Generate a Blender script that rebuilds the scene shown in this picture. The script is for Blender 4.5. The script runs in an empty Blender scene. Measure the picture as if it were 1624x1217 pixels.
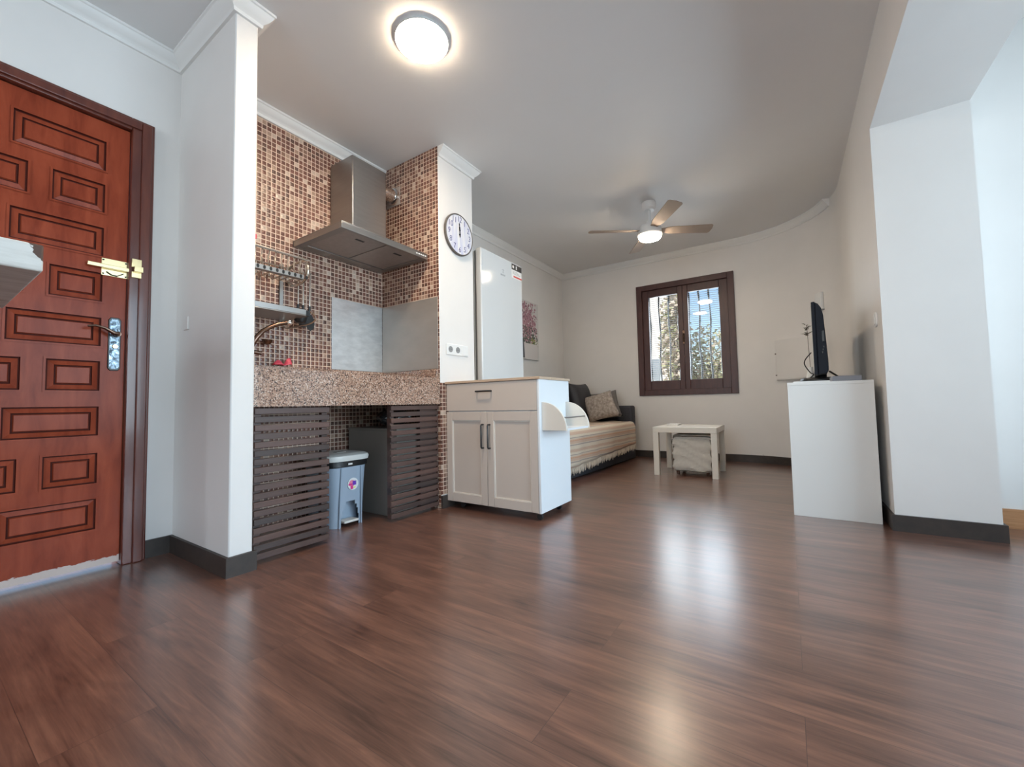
import bpy, math, random
from math import sin, cos, pi, radians, sqrt
from mathutils import Vector, Matrix
random.seed(7)
C = bpy.context.scene.collection
S = bpy.context.scene

# ---------------------------------------------------------------- camera
FPX, YAW, PITCH, ROLL, EYE = 658.6, 0.5854, 0.0503, -0.020, 0.70
cam_d = bpy.data.cameras.new('camera'); cam = bpy.data.objects.new('camera', cam_d); C.objects.link(cam)
cam_d.sensor_fit = 'HORIZONTAL'; cam_d.sensor_width = 36.0; cam_d.lens = 36.0 * FPX / 1624.0
cam_d.clip_start = 0.02; cam_d.clip_end = 300
cy_, sy_, cp_, sp_ = cos(YAW), sin(YAW), cos(PITCH), sin(PITCH)
F_ = Vector((-sy_*cp_, cy_*cp_, sp_)); R0 = Vector((cy_, sy_, 0)); U0 = R0.cross(F_)
R_ = R0*cos(ROLL) + U0*sin(ROLL); U_ = U0*cos(ROLL) - R0*sin(ROLL)
M = Matrix((R_, U_, -F_)).transposed().to_4x4(); M.translation = Vector((0, 0, EYE))
cam.matrix_world = M
S.camera = cam

# ---------------------------------------------------------------- exposure, sky, sun, daylight
S.view_settings.view_transform = 'Standard'; S.view_settings.look = 'None'
S.view_settings.exposure = 1.30; S.view_settings.gamma = 1.0; S.view_settings.use_curve_mapping = False
W = bpy.data.worlds.new('world'); S.world = W; W.use_nodes = True
wn = W.node_tree.nodes; wl = W.node_tree.links; wn.clear()
wo = wn.new('ShaderNodeOutputWorld'); wb = wn.new('ShaderNodeBackground'); ws = wn.new('ShaderNodeTexSky')
ws.sky_type = 'NISHITA'; ws.sun_disc = False; ws.sun_elevation = radians(42); ws.sun_rotation = radians(200); ws.altitude = 50
ws.air_density = 1.0; ws.dust_density = 0.6
wb.inputs['Strength'].default_value = 0.085
wl.new(ws.outputs[0], wb.inputs['Color']); wl.new(wb.outputs[0], wo.inputs['Surface'])

def lamp(name, kind, loc, energy, col, direction=None, size=None, size_y=None):
    d = bpy.data.lights.new(name, kind); d.energy = energy; d.color = col
    if kind == 'AREA':
        d.shape = 'RECTANGLE'; d.size = size; d.size_y = size_y
    o = bpy.data.objects.new(name, d); C.objects.link(o); o.location = loc
    if direction: o.rotation_euler = Vector(direction).to_track_quat('-Z', 'Y').to_euler()
    return o
sun = lamp('sun', 'SUN', (0, 0, 10), 2.2, (1.0, 0.95, 0.87), (0.35, 0.8, -0.75)); sun.data.angle = radians(0.6)
DAY = (0.69, 0.855, 1.0)
# daylight entering by the glazed terrace front (x = 2.6), plus fill from a window added behind the camera
lamp('daylight_terrace_front', 'AREA', (2.95, 1.75, 1.42), 74, DAY, (-1, 0, 0), 2.6, 2.0)
lamp('daylight_terrace_rear', 'AREA', (2.95, -1.3, 1.42), 20, DAY, (-1, 0, 0), 2.6, 2.0)
lamp('fill_rear_window', 'AREA', (-0.7, -3.2, 1.5), 30, (0.84, 0.91, 1.0), (0, 1, 0), 1.5, 1.3)
lamp('daylight_end_window', 'AREA', (-1.02, 5.75, 1.5), 13, (0.8, 0.9, 1.0), (0, -1, 0), 0.9, 1.1)

# ---------------------------------------------------------------- materials
def mat(name, col=(0.8, 0.8, 0.8), rough=0.5, metal=0.0, spec=0.5, coat=0.0, coat_r=0.1, emit=None, es=0.0):
    m = bpy.data.materials.new(name); m.use_nodes = True
    b = m.node_tree.nodes['Principled BSDF']
    b.inputs['Base Color'].default_value = (*col, 1); b.inputs['Roughness'].default_value = rough
    b.inputs['Metallic'].default_value = metal; b.inputs['Specular IOR Level'].default_value = spec
    b.inputs['Coat Weight'].default_value = coat; b.inputs['Coat Roughness'].default_value = coat_r
    if emit: b.inputs['Emission Color'].default_value = (*emit, 1); b.inputs['Emission Strength'].default_value = es
    return m
class N:
    """small node helper"""
    def __init__(s, m): s.m = m; s.t = m.node_tree; s.b = s.t.nodes['Principled BSDF']
    def n(s, typ, **k):
        x = s.t.nodes.new(typ)
        for a, v in k.items():
            if a.startswith('i_'):
                key = a[2:]; key = int(key) if key.isdigit() else key.replace('_', ' ')
                x.inputs[key].default_value = v
            else: setattr(x, a, v)
        return x
    def l(s, a, b): s.t.links.new(a, b)
    def co(s, scale=(1, 1, 1), which='Object', rot=(0, 0, 0)):
        tc = s.n('ShaderNodeTexCoord'); mp = s.n('ShaderNodeMapping'); mp.inputs['Scale'].default_value = scale
        mp.inputs['Rotation'].default_value = rot
        s.l(tc.outputs[which], mp.inputs[0]); return mp.outputs[0]
    def math(s, op, a, b=None, c=None):
        x = s.n('ShaderNodeMath', operation=op)
        for i, v in enumerate((a, b, c)):
            if v is None: continue
            if isinstance(v, (int, float)): x.inputs[i].default_value = v
            else: s.l(v, x.inputs[i])
        return x.outputs[0]
    def ramp(s, fac, pts, interp='LINEAR'):
        r = s.n('ShaderNodeValToRGB'); r.color_ramp.interpolation = interp
        e = r.color_ramp.elements
        while len(e) < len(pts): e.new(0.5)
        for i, (p, c) in enumerate(pts): e[i].position = p; e[i].color = (*c, 1)
        s.l(fac, r.inputs[0]); return r.outputs[0]
    def mix(s, fac, a, b, mode='MIX'):
        x = s.n('ShaderNodeMix', data_type='RGBA', blend_type=mode)
        for i, v in ((0, fac), (6, a), (7, b)):
            if isinstance(v, (int, float)): x.inputs[i].default_value = v
            elif isinstance(v, tuple): x.inputs[i].default_value = (*v, 1)
            else: s.l(v, x.inputs[i])
        return x.outputs[2]
    def noise(s, vec, scale, detail=3, rough=0.5, dist=0.0):
        x = s.n('ShaderNodeTexNoise'); x.inputs['Scale'].default_value = scale; x.inputs['Detail'].default_value = detail
        x.inputs['Roughness'].default_value = rough; x.inputs['Distortion'].default_value = dist
        s.l(vec, x.inputs['Vector']); return x.outputs['Fac']
    def bump(s, h, strength=0.2, dist=0.01):
        x = s.n('ShaderNodeBump'); x.inputs['Strength'].default_value = strength; x.inputs['Distance'].default_value = dist
        s.l(h, x.inputs['Height']); s.l(x.outputs[0], s.b.inputs['Normal'])
    def col(s, c): s.l(c, s.b.inputs['Base Color'])
    def rough(s, c): s.l(c, s.b.inputs['Roughness'])

def noisy(name, c1, c2, scale=8, rough=0.5, bump=0.0, stretch=(1, 1, 1), **k):
    m = mat(name, c1, rough, **k); n = N(m); v = n.co(stretch)
    f = n.noise(v, scale, 4, 0.55); n.col(n.ramp(f, [(0.3, c1), (0.7, c2)]))
    if bump: n.bump(n.noise(v, scale*6, 3), bump, 0.004)
    return m

WALL = noisy('wall_paint', (0.77, 0.745, 0.72), (0.80, 0.775, 0.75), 3, 0.5, 0.05)
CEIL = noisy('ceiling_paint', (0.75, 0.745, 0.74), (0.77, 0.765, 0.76), 2, 0.55, 0.02)
TRIMW = mat('cornice_plaster', (0.80, 0.79, 0.77), 0.5)
BASEB = noisy('dark_skirting_tile', (0.035, 0.028, 0.025), (0.055, 0.042, 0.035), 20, 0.5, stretch=(1, 1, 1))
ORANGEB = noisy('light_oak_skirting', (0.42, 0.20, 0.09), (0.55, 0.29, 0.14), 6, 0.4, stretch=(1, 8, 20))

def floor_mat():
    m = mat('walnut_laminate', (0.2, 0.1, 0.07), 0.3, coat=0.9, coat_r=0.24, spec=0.5); n = N(m)
    tc = n.n('ShaderNodeTexCoord'); v = tc.outputs['Object']
    br = n.n('ShaderNodeTexBrick', offset=0.37, offset_frequency=2)
    br.inputs['Color1'].default_value = (0, 0, 0, 1); br.inputs['Color2'].default_value = (1, 1, 1, 1); br.inputs['Mortar'].default_value = (0.5, 0.5, 0.5, 1)
    br.inputs['Scale'].default_value = 1; br.inputs['Mortar Size'].default_value = 0.0009; br.inputs['Mortar Smooth'].default_value = 0.3
    br.inputs['Brick Width'].default_value = 1.28; br.inputs['Row Height'].default_value = 0.19; br.inputs['Bias'].default_value = 0
    n.l(v, br.inputs['Vector'])
    sep = n.n('ShaderNodeSeparateXYZ'); n.l(v, sep.inputs[0])
    rnd = n.math('MULTIPLY', br.outputs['Color'], 17.0)
    def comb(sx, sy):
        cb = n.n('ShaderNodeCombineXYZ'); n.l(n.math('ADD', n.math('MULTIPLY', sep.outputs[0], sx), rnd), cb.inputs[0])
        n.l(n.math('MULTIPLY', sep.outputs[1], sy), cb.inputs[1]); n.l(rnd, cb.inputs[2]); return cb.outputs[0]
    broad = n.noise(comb(1.1, 5.5), 1.6, 3, 0.55, 1.2)
    grain = n.noise(comb(1.6, 26), 2.2, 5, 0.65, 0.9)
    fine = n.noise(comb(5, 190), 2.0, 3, 0.6)
    f = n.math('ADD', n.math('MULTIPLY', broad, 0.5), n.math('MULTIPLY', grain, 0.5))
    c = n.ramp(f, [(0.30, (0.050, 0.022, 0.015)), (0.42, (0.120, 0.055, 0.038)), (0.53, (0.175, 0.082, 0.056)), (0.68, (0.270, 0.130, 0.085))])
    c = n.mix(0.35, c, n.ramp(fine, [(0.3, (0.38, 0.36, 0.35)), (0.7, (0.62, 0.62, 0.62))]), 'OVERLAY')
    c = n.mix(1.0, c, n.ramp(br.outputs['Color'], [(0, (0.92, 0.92, 0.92)), (1, (1.06, 1.05, 1.04))]), 'MULTIPLY')
    c = n.mix(n.math('MULTIPLY', br.outputs['Fac'], 0.6), c, (0.05, 0.026, 0.02))
    n.col(c)
    n.rough(n.math('ADD', n.math('MULTIPLY', grain, 0.12), 0.25))
    n.bump(n.math('SUBTRACT', n.math('MULTIPLY', fine, 0.25), br.outputs['Fac']), 0.12, 0.001)
    return m
FLOOR = floor_mat()

PIT = 0.0287
def mosaic_mat(name, ax):
    m = mat(name, (0.3, 0.15, 0.1), 0.3, spec=0.45); n = N(m)
    tc = n.n('ShaderNodeTexCoord'); sep = n.n('ShaderNodeSeparateXYZ'); n.l(tc.outputs['Object'], sep.inputs[0])
    a = n.math('DIVIDE', n.math('ADD', sep.outputs[ax], 10 + 0.004), PIT); b = n.math('DIVIDE', n.math('ADD', sep.outputs[2], 10.01), PIT)
    cb = n.n('ShaderNodeCombineXYZ'); n.l(n.math('FLOOR', a), cb.inputs[0]); n.l(n.math('FLOOR', b), cb.inputs[1])
    wnz = n.n('ShaderNodeTexWhiteNoise', noise_dimensions='3D'); n.l(cb.outputs[0], wnz.inputs['Vector'])
    col = n.ramp(wnz.outputs['Value'], [(0.0, (0.125, 0.038, 0.024)), (0.28, (0.165, 0.056, 0.035)), (0.50, (0.085, 0.032, 0.021)), (0.68, (0.20, 0.095, 0.062)),
                 (0.82, (0.36, 0.23, 0.165)), (0.94, (0.52, 0.40, 0.32))], 'CONSTANT')
    nz = n.noise(tc.outputs['Object'], 60, 2); col = n.mix(0.12, col, n.ramp(nz, [(0.3, (0.1, 0.05, 0.04)), (0.7, (0.6, 0.45, 0.36))]))
    def edge(x):
        fr = n.math('FRACT', x); d = n.math('ABSOLUTE', n.math('SUBTRACT', fr, 0.5)); return d
    mx = n.math('MAXIMUM', edge(a), edge(b))
    g = n.math('GREATER_THAN', mx, 0.425)
    n.col(n.mix(g, col, (0.70, 0.54, 0.43)))
    n.rough(n.math('ADD', n.math('MULTIPLY', g, 0.4), 0.32))
    n.bump(n.math('SUBTRACT', 1.0, n.math('SMOOTH_MIN', n.math('MULTIPLY', n.math('SUBTRACT', mx, 0.38), 10), 1.0, 0.2)), 0.25, 0.002)
    return m
MOS_Y = mosaic_mat('brown_mosaic_long', 1); MOS_X = mosaic_mat('brown_mosaic_short', 0)

def granite():
    m = mat('pink_granite', (0.5, 0.35, 0.28), 0.12, coat=1.0, coat_r=0.05); n = N(m); v = n.co()
    vo = n.n('ShaderNodeTexVoronoi', feature='F1'); vo.inputs['Scale'].default_value = 210; n.l(v, vo.inputs['Vector'])
    sp = n.n('ShaderNodeSeparateColor'); n.l(vo.outputs['Color'], sp.inputs[0])
    c = n.ramp(sp.outputs[0], [(0, (0.045, 0.03, 0.027)), (0.10, (0.19, 0.11, 0.08)), (0.35, (0.36, 0.22, 0.16)), (0.65, (0.48, 0.32, 0.24)), (0.90, (0.60, 0.47, 0.39))], 'CONSTANT')
    n.col(c); return m
GRAN = granite()

def door_wood():
    m = mat('red_brown_lacquered_wood', (0.2, 0.05, 0.03), 0.36, coat=0.0, spec=0.10); n = N(m); v = n.co((6, 6, 1.2))
    f = n.noise(v, 3.0, 5, 0.6, 0.6); c = n.ramp(f, [(0.3, (0.210, 0.036, 0.017)), (0.7, (0.350, 0.070, 0.032))])
    tc = n.n('ShaderNodeTexCoord'); sep = n.n('ShaderNodeSeparateXYZ'); n.l(tc.outputs['Object'], sep.inputs[0])
    wear = n.noise(n.co((1, 9, 30)), 4.0, 5, 0.7)
    lim = n.math('ADD', 0.030, n.math('MULTIPLY', wear, 0.035))
    mask = n.math('LESS_THAN', sep.outputs[2], n.math('SUBTRACT', lim, 0.0))
    n.col(n.mix(mask, c, (0.62, 0.50, 0.45))); n.rough(n.math('ADD', 0.24, n.math('MULTIPLY', mask, 0.5)))
    n.bump(f, 0.08, 0.003); return m
DOORW = door_wood()
FRAMEW = noisy('dark_red_frame_wood', (0.085, 0.018, 0.012), (0.15, 0.036, 0.02), 4, 0.28, stretch=(8, 8, 1), coat=0.3)
GROOVE = mat('door_groove_dark', (0.07, 0.014, 0.009), 0.6, spec=0.1)  # darker red-brown for the panel grooves and their steep edges
WINW = noisy('dark_mahogany', (0.055, 0.018, 0.016), (0.085, 0.030, 0.026), 5, 0.4, stretch=(6, 6, 1))
STEEL = noisy('brushed_steel', (0.34, 0.33, 0.32), (0.37, 0.36, 0.35), 6, 0.36, metal=1.0, stretch=(1, 1, 12))
STEELD = noisy('filter_steel', (0.42, 0.39, 0.37), (0.47, 0.44, 0.42), 40, 0.45, metal=0.9)
CHROME = mat('polished_chrome', (0.75, 0.74, 0.73), 0.12, 1.0)
PANELS = noisy('scratched_steel_sheet', (0.62, 0.64, 0.66), (0.78, 0.80, 0.82), 9, 0.34, metal=0.85, stretch=(1, 1.5, 4))
PANEL2 = noisy('dull_beige_steel_sheet', (0.46, 0.42, 0.38), (0.50, 0.46, 0.42), 6, 0.5, metal=0.75, stretch=(1, 1, 2))
WIRE = mat('worn_chrome_wire', (0.62, 0.56, 0.50), 0.25, 1.0)
BRONZE = mat('dark_bronze', (0.16, 0.10, 0.075), 0.25, 1.0)
BLACK = mat('black_plastic', (0.012, 0.012, 0.013), 0.35)
IRON = noisy('black_iron', (0.012, 0.012, 0.013), (0.03, 0.032, 0.034), 30, 0.3, metal=0.6)
BRASS = mat('polished_brass', (0.83, 0.68, 0.38), 0.22, 0.9)
WHITEL = mat('white_laminate', (0.80, 0.80, 0.78), 0.32)
CREAML = mat('cream_laminate', (0.74, 0.69, 0.62), 0.38)
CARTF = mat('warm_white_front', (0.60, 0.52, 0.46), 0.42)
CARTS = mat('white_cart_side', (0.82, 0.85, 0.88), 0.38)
TOPW = noisy('pale_wood_top', (0.50, 0.36, 0.25), (0.60, 0.45, 0.33), 5, 0.4, stretch=(2, 20, 2))
FRIDGE = mat('white_enamel', (0.66, 0.68, 0.69), 0.10, coat=0.3)
FRSIDE = mat('cream_gasket_side', (0.62, 0.57, 0.50), 0.4)
GREYP = mat('grey_panel', (0.30, 0.275, 0.245), 0.5)
PLW = mat('white_plastic', (0.80, 0.80, 0.79), 0.35)
SOCK = mat('socket_shadow_grey', (0.28, 0.28, 0.28), 0.5)
BINB = noisy('blue_grey_plastic', (0.33, 0.40, 0.49), (0.37, 0.44, 0.53), 3, 0.42)
BINL = mat('off_white_lid', (0.70, 0.69, 0.65), 0.35)
DARKS = mat('dark_sofa_leatherette', (0.022, 0.021, 0.026), 0.55)
SOFAF = noisy('charcoal_sofa_fabric', (0.040, 0.042, 0.052), (0.055, 0.056, 0.066), 60, 0.85, 0.2)
CUSH = noisy('mottled_greige_velvet', (0.22, 0.18, 0.155), (0.50, 0.44, 0.39), 38, 0.7, 0.3)
CUSHG = noisy('plain_grey_fabric', (0.17, 0.16, 0.155), (0.21, 0.20, 0.195), 60, 0.85, 0.2)
POUF = noisy('cream_cotton', (0.62, 0.58, 0.51), (0.68, 0.64, 0.57), 40, 0.9, 0.2)
TABLEM = mat('cream_table_lacquer', (0.78, 0.74, 0.66), 0.35)
BLADE = mat('pale_maple_blade', (0.31, 0.245, 0.20), 0.7, spec=0.25)
FANW = mat('fan_white', (0.76, 0.75, 0.74), 0.35)
TVB = mat('tv_blue_black', (0.010, 0.015, 0.027), 0.6, spec=0.3)
SCREEN = mat('tv_screen', (0.006, 0.006, 0.008), 0.08)
PINK = mat('pink_rubber', (0.80, 0.09, 0.13), 0.45)
LAMP_E = mat('lamp_diffuser', (1, 1, 1), 0.4, emit=(1.0, 0.80, 0.58), es=60)
FAN_E = mat('fan_lamp_diffuser', (1, 1, 1), 0.4, emit=(1.0, 0.83, 0.62), es=40)
RUST = None
def slat_mat():
    m = mat('dark_stained_slat', (0.06, 0.04, 0.035), 0.42); n = N(m)
    tc = n.n('ShaderNodeTexCoord'); sep = n.n('ShaderNodeSeparateXYZ'); n.l(tc.outputs['Object'], sep.inputs[0])
    k = n.math('FLOOR', n.math('DIVIDE', n.math('SUBTRACT', sep.outputs[2], 0.010), 0.0386)); wz = n.n('ShaderNodeTexWhiteNoise', noise_dimensions='1D'); n.l(k, wz.inputs['W'])
    c = n.ramp(wz.outputs['Value'], [(0, (0.050, 0.034, 0.031)), (0.5, (0.080, 0.048, 0.041)), (1, (0.115, 0.062, 0.05))])
    g = n.noise(n.co((30, 2.5, 60)), 2, 4); n.col(n.mix(0.5, c, n.ramp(g, [(0.3, (0.3, 0.3, 0.3)), (0.7, (0.65, 0.65, 0.65))]), 'OVERLAY')); return m
SLAT = slat_mat()
def weathered():
    m = mat('whitewashed_weathered_wood', (0.6, 0.58, 0.55), 0.75); n = N(m); v = n.co((7, 1.6, 12))
    f = n.noise(v, 3, 6, 0.65, 0.4); c = n.ramp(f, [(0.22, (0.34, 0.30, 0.27)), (0.36, (0.56, 0.53, 0.49)), (0.60, (0.70, 0.68, 0.64))])
    f2 = n.noise(n.co((14, 14, 14)), 2.0, 5, 0.6)
    sep = n.n('ShaderNodeSeparateXYZ'); tc = n.n('ShaderNodeTexCoord'); n.l(tc.outputs['Object'], sep.inputs[0])
    tip = n.math('ADD', n.math('MULTIPLY', n.math('SUBTRACT', sep.outputs[1], 0.168), 12.0), n.math('MULTIPLY', n.math('SUBTRACT', sep.outputs[2], 1.085), 9.0))
    mask = n.math('GREATER_THAN', n.math('ADD', tip, f2), 0.86)
    n.col(n.mix(mask, c, (0.10, 0.055, 0.04))); n.bump(f, 0.25, 0.003); return m
WEATH = weathered()
def throw_mat():
    m = mat('striped_woven_cotton', (0.7, 0.6, 0.5), 0.9); n = N(m)
    uv = n.n('ShaderNodeUVMap'); sep = n.n('ShaderNodeSeparateXYZ'); n.l(uv.outputs[0], sep.inputs[0])
    fr = n.math('FRACT', n.math('DIVIDE', sep.outputs[0], 0.150))
    CR, PE, GR, RU = (0.68, 0.60, 0.49), (0.60, 0.44, 0.34), (0.30, 0.26, 0.26), (0.60, 0.35, 0.23)
    c = n.ramp(fr, [(0, CR), (0.12, CR), (0.16, PE), (0.30, PE), (0.33, CR), (0.44, CR), (0.47, GR), (0.51, CR), (0.64, RU), (0.69, PE), (0.80, PE), (0.84, CR), (0.90, GR), (0.95, CR)])
    w = n.noise(uv.outputs[0], 120, 2); n.col(n.mix(0.35, c, n.ramp(w, [(0.3, (0.35, 0.35, 0.35)), (0.7, (0.65, 0.65, 0.65))]), 'OVERLAY'))
    n.bump(w, 0.4, 0.004); return m
THROW = throw_mat()
FRINGE = noisy('cream_cotton_fringe', (0.62, 0.54, 0.44), (0.72, 0.64, 0.54), 30, 0.9)
def glass():
    m = bpy.data.materials.new('window_glass'); m.use_nodes = True; t = m.node_tree; t.nodes.clear()
    o = t.nodes.new('ShaderNodeOutputMaterial'); a = t.nodes.new('ShaderNodeBsdfTransparent'); g = t.nodes.new('ShaderNodeBsdfGlossy')
    x = t.nodes.new('ShaderNodeMixShader'); fr = t.nodes.new('ShaderNodeFresnel'); fr.inputs[0].default_value = 1.5
    g.inputs['Roughness'].default_value = 0.01; a.inputs[0].default_value = (0.94, 0.96, 0.96, 1)
    t.links.new(fr.outputs[0], x.inputs[0]); t.links.new(a.outputs[0], x.inputs[1]); t.links.new(g.outputs[0], x.inputs[2]); t.links.new(x.outputs[0], o.inputs[0])
    return m
GLASS = glass()
def flat(name, c, r=0.6): return mat(name, c, r)

# ---------------------------------------------------------------- mesh helpers
class MB:
    def __init__(s): s.v = []; s.f = []; s.mi = []; s.cur = 0
    def add(s, vs, fs):
        b = len(s.v); s.v += [tuple(v) for v in vs]; s.f += [tuple(i+b for i in f) for f in fs]; s.mi += [s.cur]*len(fs); return s
    def box(s, x0, x1, y0, y1, z0, z1):
        x0, x1 = sorted((x0, x1)); y0, y1 = sorted((y0, y1)); z0, z1 = sorted((z0, z1))
        return s.add([(x0,y0,z0),(x1,y0,z0),(x1,y1,z0),(x0,y1,z0),(x0,y0,z1),(x1,y0,z1),(x1,y1,z1),(x0,y1,z1)],
                     [(0,3,2,1),(4,5,6,7),(0,1,5,4),(1,2,6,5),(2,3,7,6),(3,0,4,7)])
    def prism(s, pts, axis, a, b):
        """polygon (list of 2D) extruded along axis from a to b; 2D order is the remaining axes in xyz order"""
        def P(p, t):
            q = list(p); q.insert('xyz'.index(axis), t); return q
        n = len(pts)
        return s.add([P(p, a) for p in pts] + [P(p, b) for p in pts],
                     [tuple(range(n))[::-1], tuple(range(n, 2*n))] + [(i, (i+1) % n, n+(i+1) % n, n+i) for i in range(n)])
    def tube(s, path, r, seg=10, caps=True, closed=False):
        path = [Vector(p) for p in path]; n = len(path); rr = r if isinstance(r, (list, tuple)) else [r]*n
        vs = []; up = None
        for i, p in enumerate(path):
            if closed: t = (path[(i+1) % n] - path[i-1]).normalized()
            else: t = (path[min(i+1, n-1)] - path[max(i-1, 0)]).normalized()
            if up is None:
                up = Vector((0, 0, 1)) if abs(t.z) < 0.9 else Vector((1, 0, 0))
            a = (up - t*up.dot(t)).normalized(); up = a; b = t.cross(a)
            for k in range(seg):
                w = 2*pi*k/seg; vs.append(p + (a*cos(w) + b*sin(w))*rr[i])
        fs = []
        for i in range(n if closed else n-1):
            j = (i+1) % n
            for k in range(seg): fs.append((i*seg+k, i*seg+(k+1) % seg, j*seg+(k+1) % seg, j*seg+k))
        if caps and not closed: fs += [tuple(range(seg))[::-1], tuple(range((n-1)*seg, n*seg))]
        return s.add(vs, fs)
    def lathe(s, prof, c=(0, 0, 0), axis='z', seg=32):
        """prof: list of (radius, height)"""
        vs = []
        for r, h in prof:
            for k in range(seg):
                w = 2*pi*k/seg; a, b = r*cos(w), r*sin(w)
                p = {'z': (a, b, h), 'x': (h, a, b), 'y': (b, h, a)}[axis]
                vs.append((p[0]+c[0], p[1]+c[1], p[2]+c[2]))
        n = len(prof); fs = []
        for i in range(n-1):
            for k in range(seg): fs.append((i*seg+k, i*seg+(k+1) % seg, (i+1)*seg+(k+1) % seg, (i+1)*seg+k))
        fs += [tuple(range(seg))[::-1], tuple(range((n-1)*seg, n*seg))]
        return s.add(vs, fs)
    def grid(s, fn, nu, nv, wrap=False):
        vs = [fn(i/(nu-1), j/(nv-1)) for i in range(nu) for j in range(nv)]
        return s.add(vs, [(i*nv+j, (i+1)*nv+j, (i+1)*nv+j+1, i*nv+j+1) for i in range(nu-1) for j in range(nv-1)])
    def build(s, name, m, parent=None, bevel=0, seg=2, smooth=True, loc=None, subd=0, angle=35):
        me = bpy.data.meshes.new(name); me.from_pydata(s.v, [], s.f); me.update()
        ms = m if isinstance(m, (list, tuple)) else [m]
        for q in ms: me.materials.append(q)
        if len(ms) > 1: me.polygons.foreach_set('material_index', s.mi)
        import bmesh
        bm = bmesh.new(); bm.from_mesh(me); bmesh.ops.recalc_face_normals(bm, faces=bm.faces); bm.to_mesh(me); bm.free()
        o = bpy.data.objects.new(name, me); C.objects.link(o)
        if parent: o.parent = parent
        if loc: o.location = loc
        if bevel:
            b = o.modifiers.new('bevel', 'BEVEL'); b.width = bevel; b.segments = seg; b.limit_method = 'ANGLE'; b.angle_limit = radians(40)
            b.harden_normals = False
        if subd:
            q = o.modifiers.new('subdivision', 'SUBSURF'); q.levels = subd; q.render_levels = subd
        if smooth:
            me.polygons.foreach_set('use_smooth', [True]*len(me.polygons)); me.set_sharp_from_angle(angle=radians(angle))
        return o
def tag(o, label, cat, group=None, kind=None):
    o['label'] = label; o['category'] = cat
    if group: o['group'] = group
    if kind: o['kind'] = kind
    return o
def smooth(path, n=8):
    P = [Vector(p_) for p_ in path]; P = [P[0]*2-P[1]] + P + [P[-1]*2-P[-2]]; out = []
    for i in range(1, len(P)-2):
        for k in range(n):
            t = k/n; a, b, c_, d = P[i-1:i+3]
            out.append(0.5*((2*b)+(c_-a)*t+(2*a-5*b+4*c_-d)*t*t+(3*b-a-3*c_+d)*t**3))
    return out + [P[-2]]
def struct(o, label, cat): return tag(o, label, cat, kind='structure')
def thing(name, label, cat, loc=(0, 0, 0), group=None, rz=0):
    o = bpy.data.objects.new(name, None); C.objects.link(o); o.location = loc; o.rotation_euler[2] = rz; o.empty_display_size = 0.1
    return tag(o, label, cat, group)
def text_mesh(mb, s, size, place, align='CENTER', extr=0.0006, shear=0.0, xs=1.0):
    """adds letters to mb; place(u, v, w) gives the world point for local text coordinates"""
    cu = bpy.data.curves.new('t', 'FONT'); cu.body = s; cu.size = size; cu.align_x = align; cu.align_y = 'CENTER'; cu.extrude = extr; cu.shear = shear
    cu.resolution_u = 3
    o = bpy.data.objects.new('t', cu); C.objects.link(o)
    dg = bpy.context.evaluated_depsgraph_get(); me = o.evaluated_get(dg).to_mesh()
    mb.add([place(v.co.x*xs, v.co.y, v.co.z) for v in me.vertices], [tuple(p.vertices) for p in me.polygons])
    o.to_mesh_clear(); bpy.data.objects.remove(o); bpy.data.curves.remove(cu)

# ---------------------------------------------------------------- dimensions
XL, XLL, XK, XP = -2.60, -2.655, -2.60, -2.0       # door wall, living wall, kitchen back, pilaster faces
Y1, Y2, Y3, Y4, YB = 0.813, 0.908, 2.12, 2.50, 5.37
XR, Y5, XS, Y6 = 0.44, 2.948, 0.824, 3.284
ZC, ZH, XT = 2.55, 2.175, 2.60
RC = 0.86                                           # rounded corner
# ---------------------------------------------------------------- room shell
struct(MB().box(-2.9, 2.75, -3.15, 5.6, -0.10, 0.0).build('floor', FLOOR, smooth=False), 'reddish brown walnut plank laminate floor', 'floor')
struct(MB().box(-2.9, XR+0.384, -3.15, 5.6, ZC, ZC+0.25).build('ceiling', CEIL, smooth=False), 'pale satin painted ceiling of the room', 'ceiling')
struct(MB().box(XS, 2.75, -3.15, 3.4, 2.70, 2.80).build('ceiling_terrace', WALL, smooth=False), 'white ceiling of the bright side gallery', 'ceiling')
DY0, DY1, DZ = -0.30, 0.702, 2.12
w = MB(); w.box(XL-0.25, XL, -3.1, DY0, 0, ZC); w.box(XL-0.25, XL, DY1, Y1, 0, ZC); w.box(XL-0.25, XL, DY0, DY1, DZ, ZC)
struct(w.build('wall_left', WALL, smooth=False), 'white wall around the red-brown entrance door', 'wall')
struct(MB().box(XL-0.25, -1.983, Y1, Y2, 0, ZC).build('wall_pilaster', WALL, bevel=0.006), 'narrow white pilaster between entrance door and kitchen', 'wall')
struct(MB().box(XK-0.25, XK, Y2, Y3, 0, ZC).build('wall_kitchen', MOS_Y, smooth=False), 'kitchen back wall of small brown mosaic tiles', 'wall')
struct(MB().box(XK-0.06, XP, Y3, Y4, 0, ZC).build('wall_pillar', WALL, bevel=0.004), 'white pillar carrying the round clock', 'wall')
struct(MB().box(XK, XP-0.004, Y3-0.004, Y3, 0, ZC).build('wall_kitchen_side', MOS_X, smooth=False), 'brown mosaic side of the kitchen recess', 'wall')
struct(MB().box(XP, XP+0.004, Y3-0.004, Y3+0.12, 0.09, 0.86).build('trim_4', MOS_Y, smooth=False), 'low strip of brown mosaic on the pillar beside the cabinet cart', 'trim')
struct(MB().box(XLL-0.2, XLL, Y4, YB+0.2, 0, ZC).build('wall_living_left', WALL, smooth=False), 'white living area wall behind fridge and sofa', 'wall')
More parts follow.
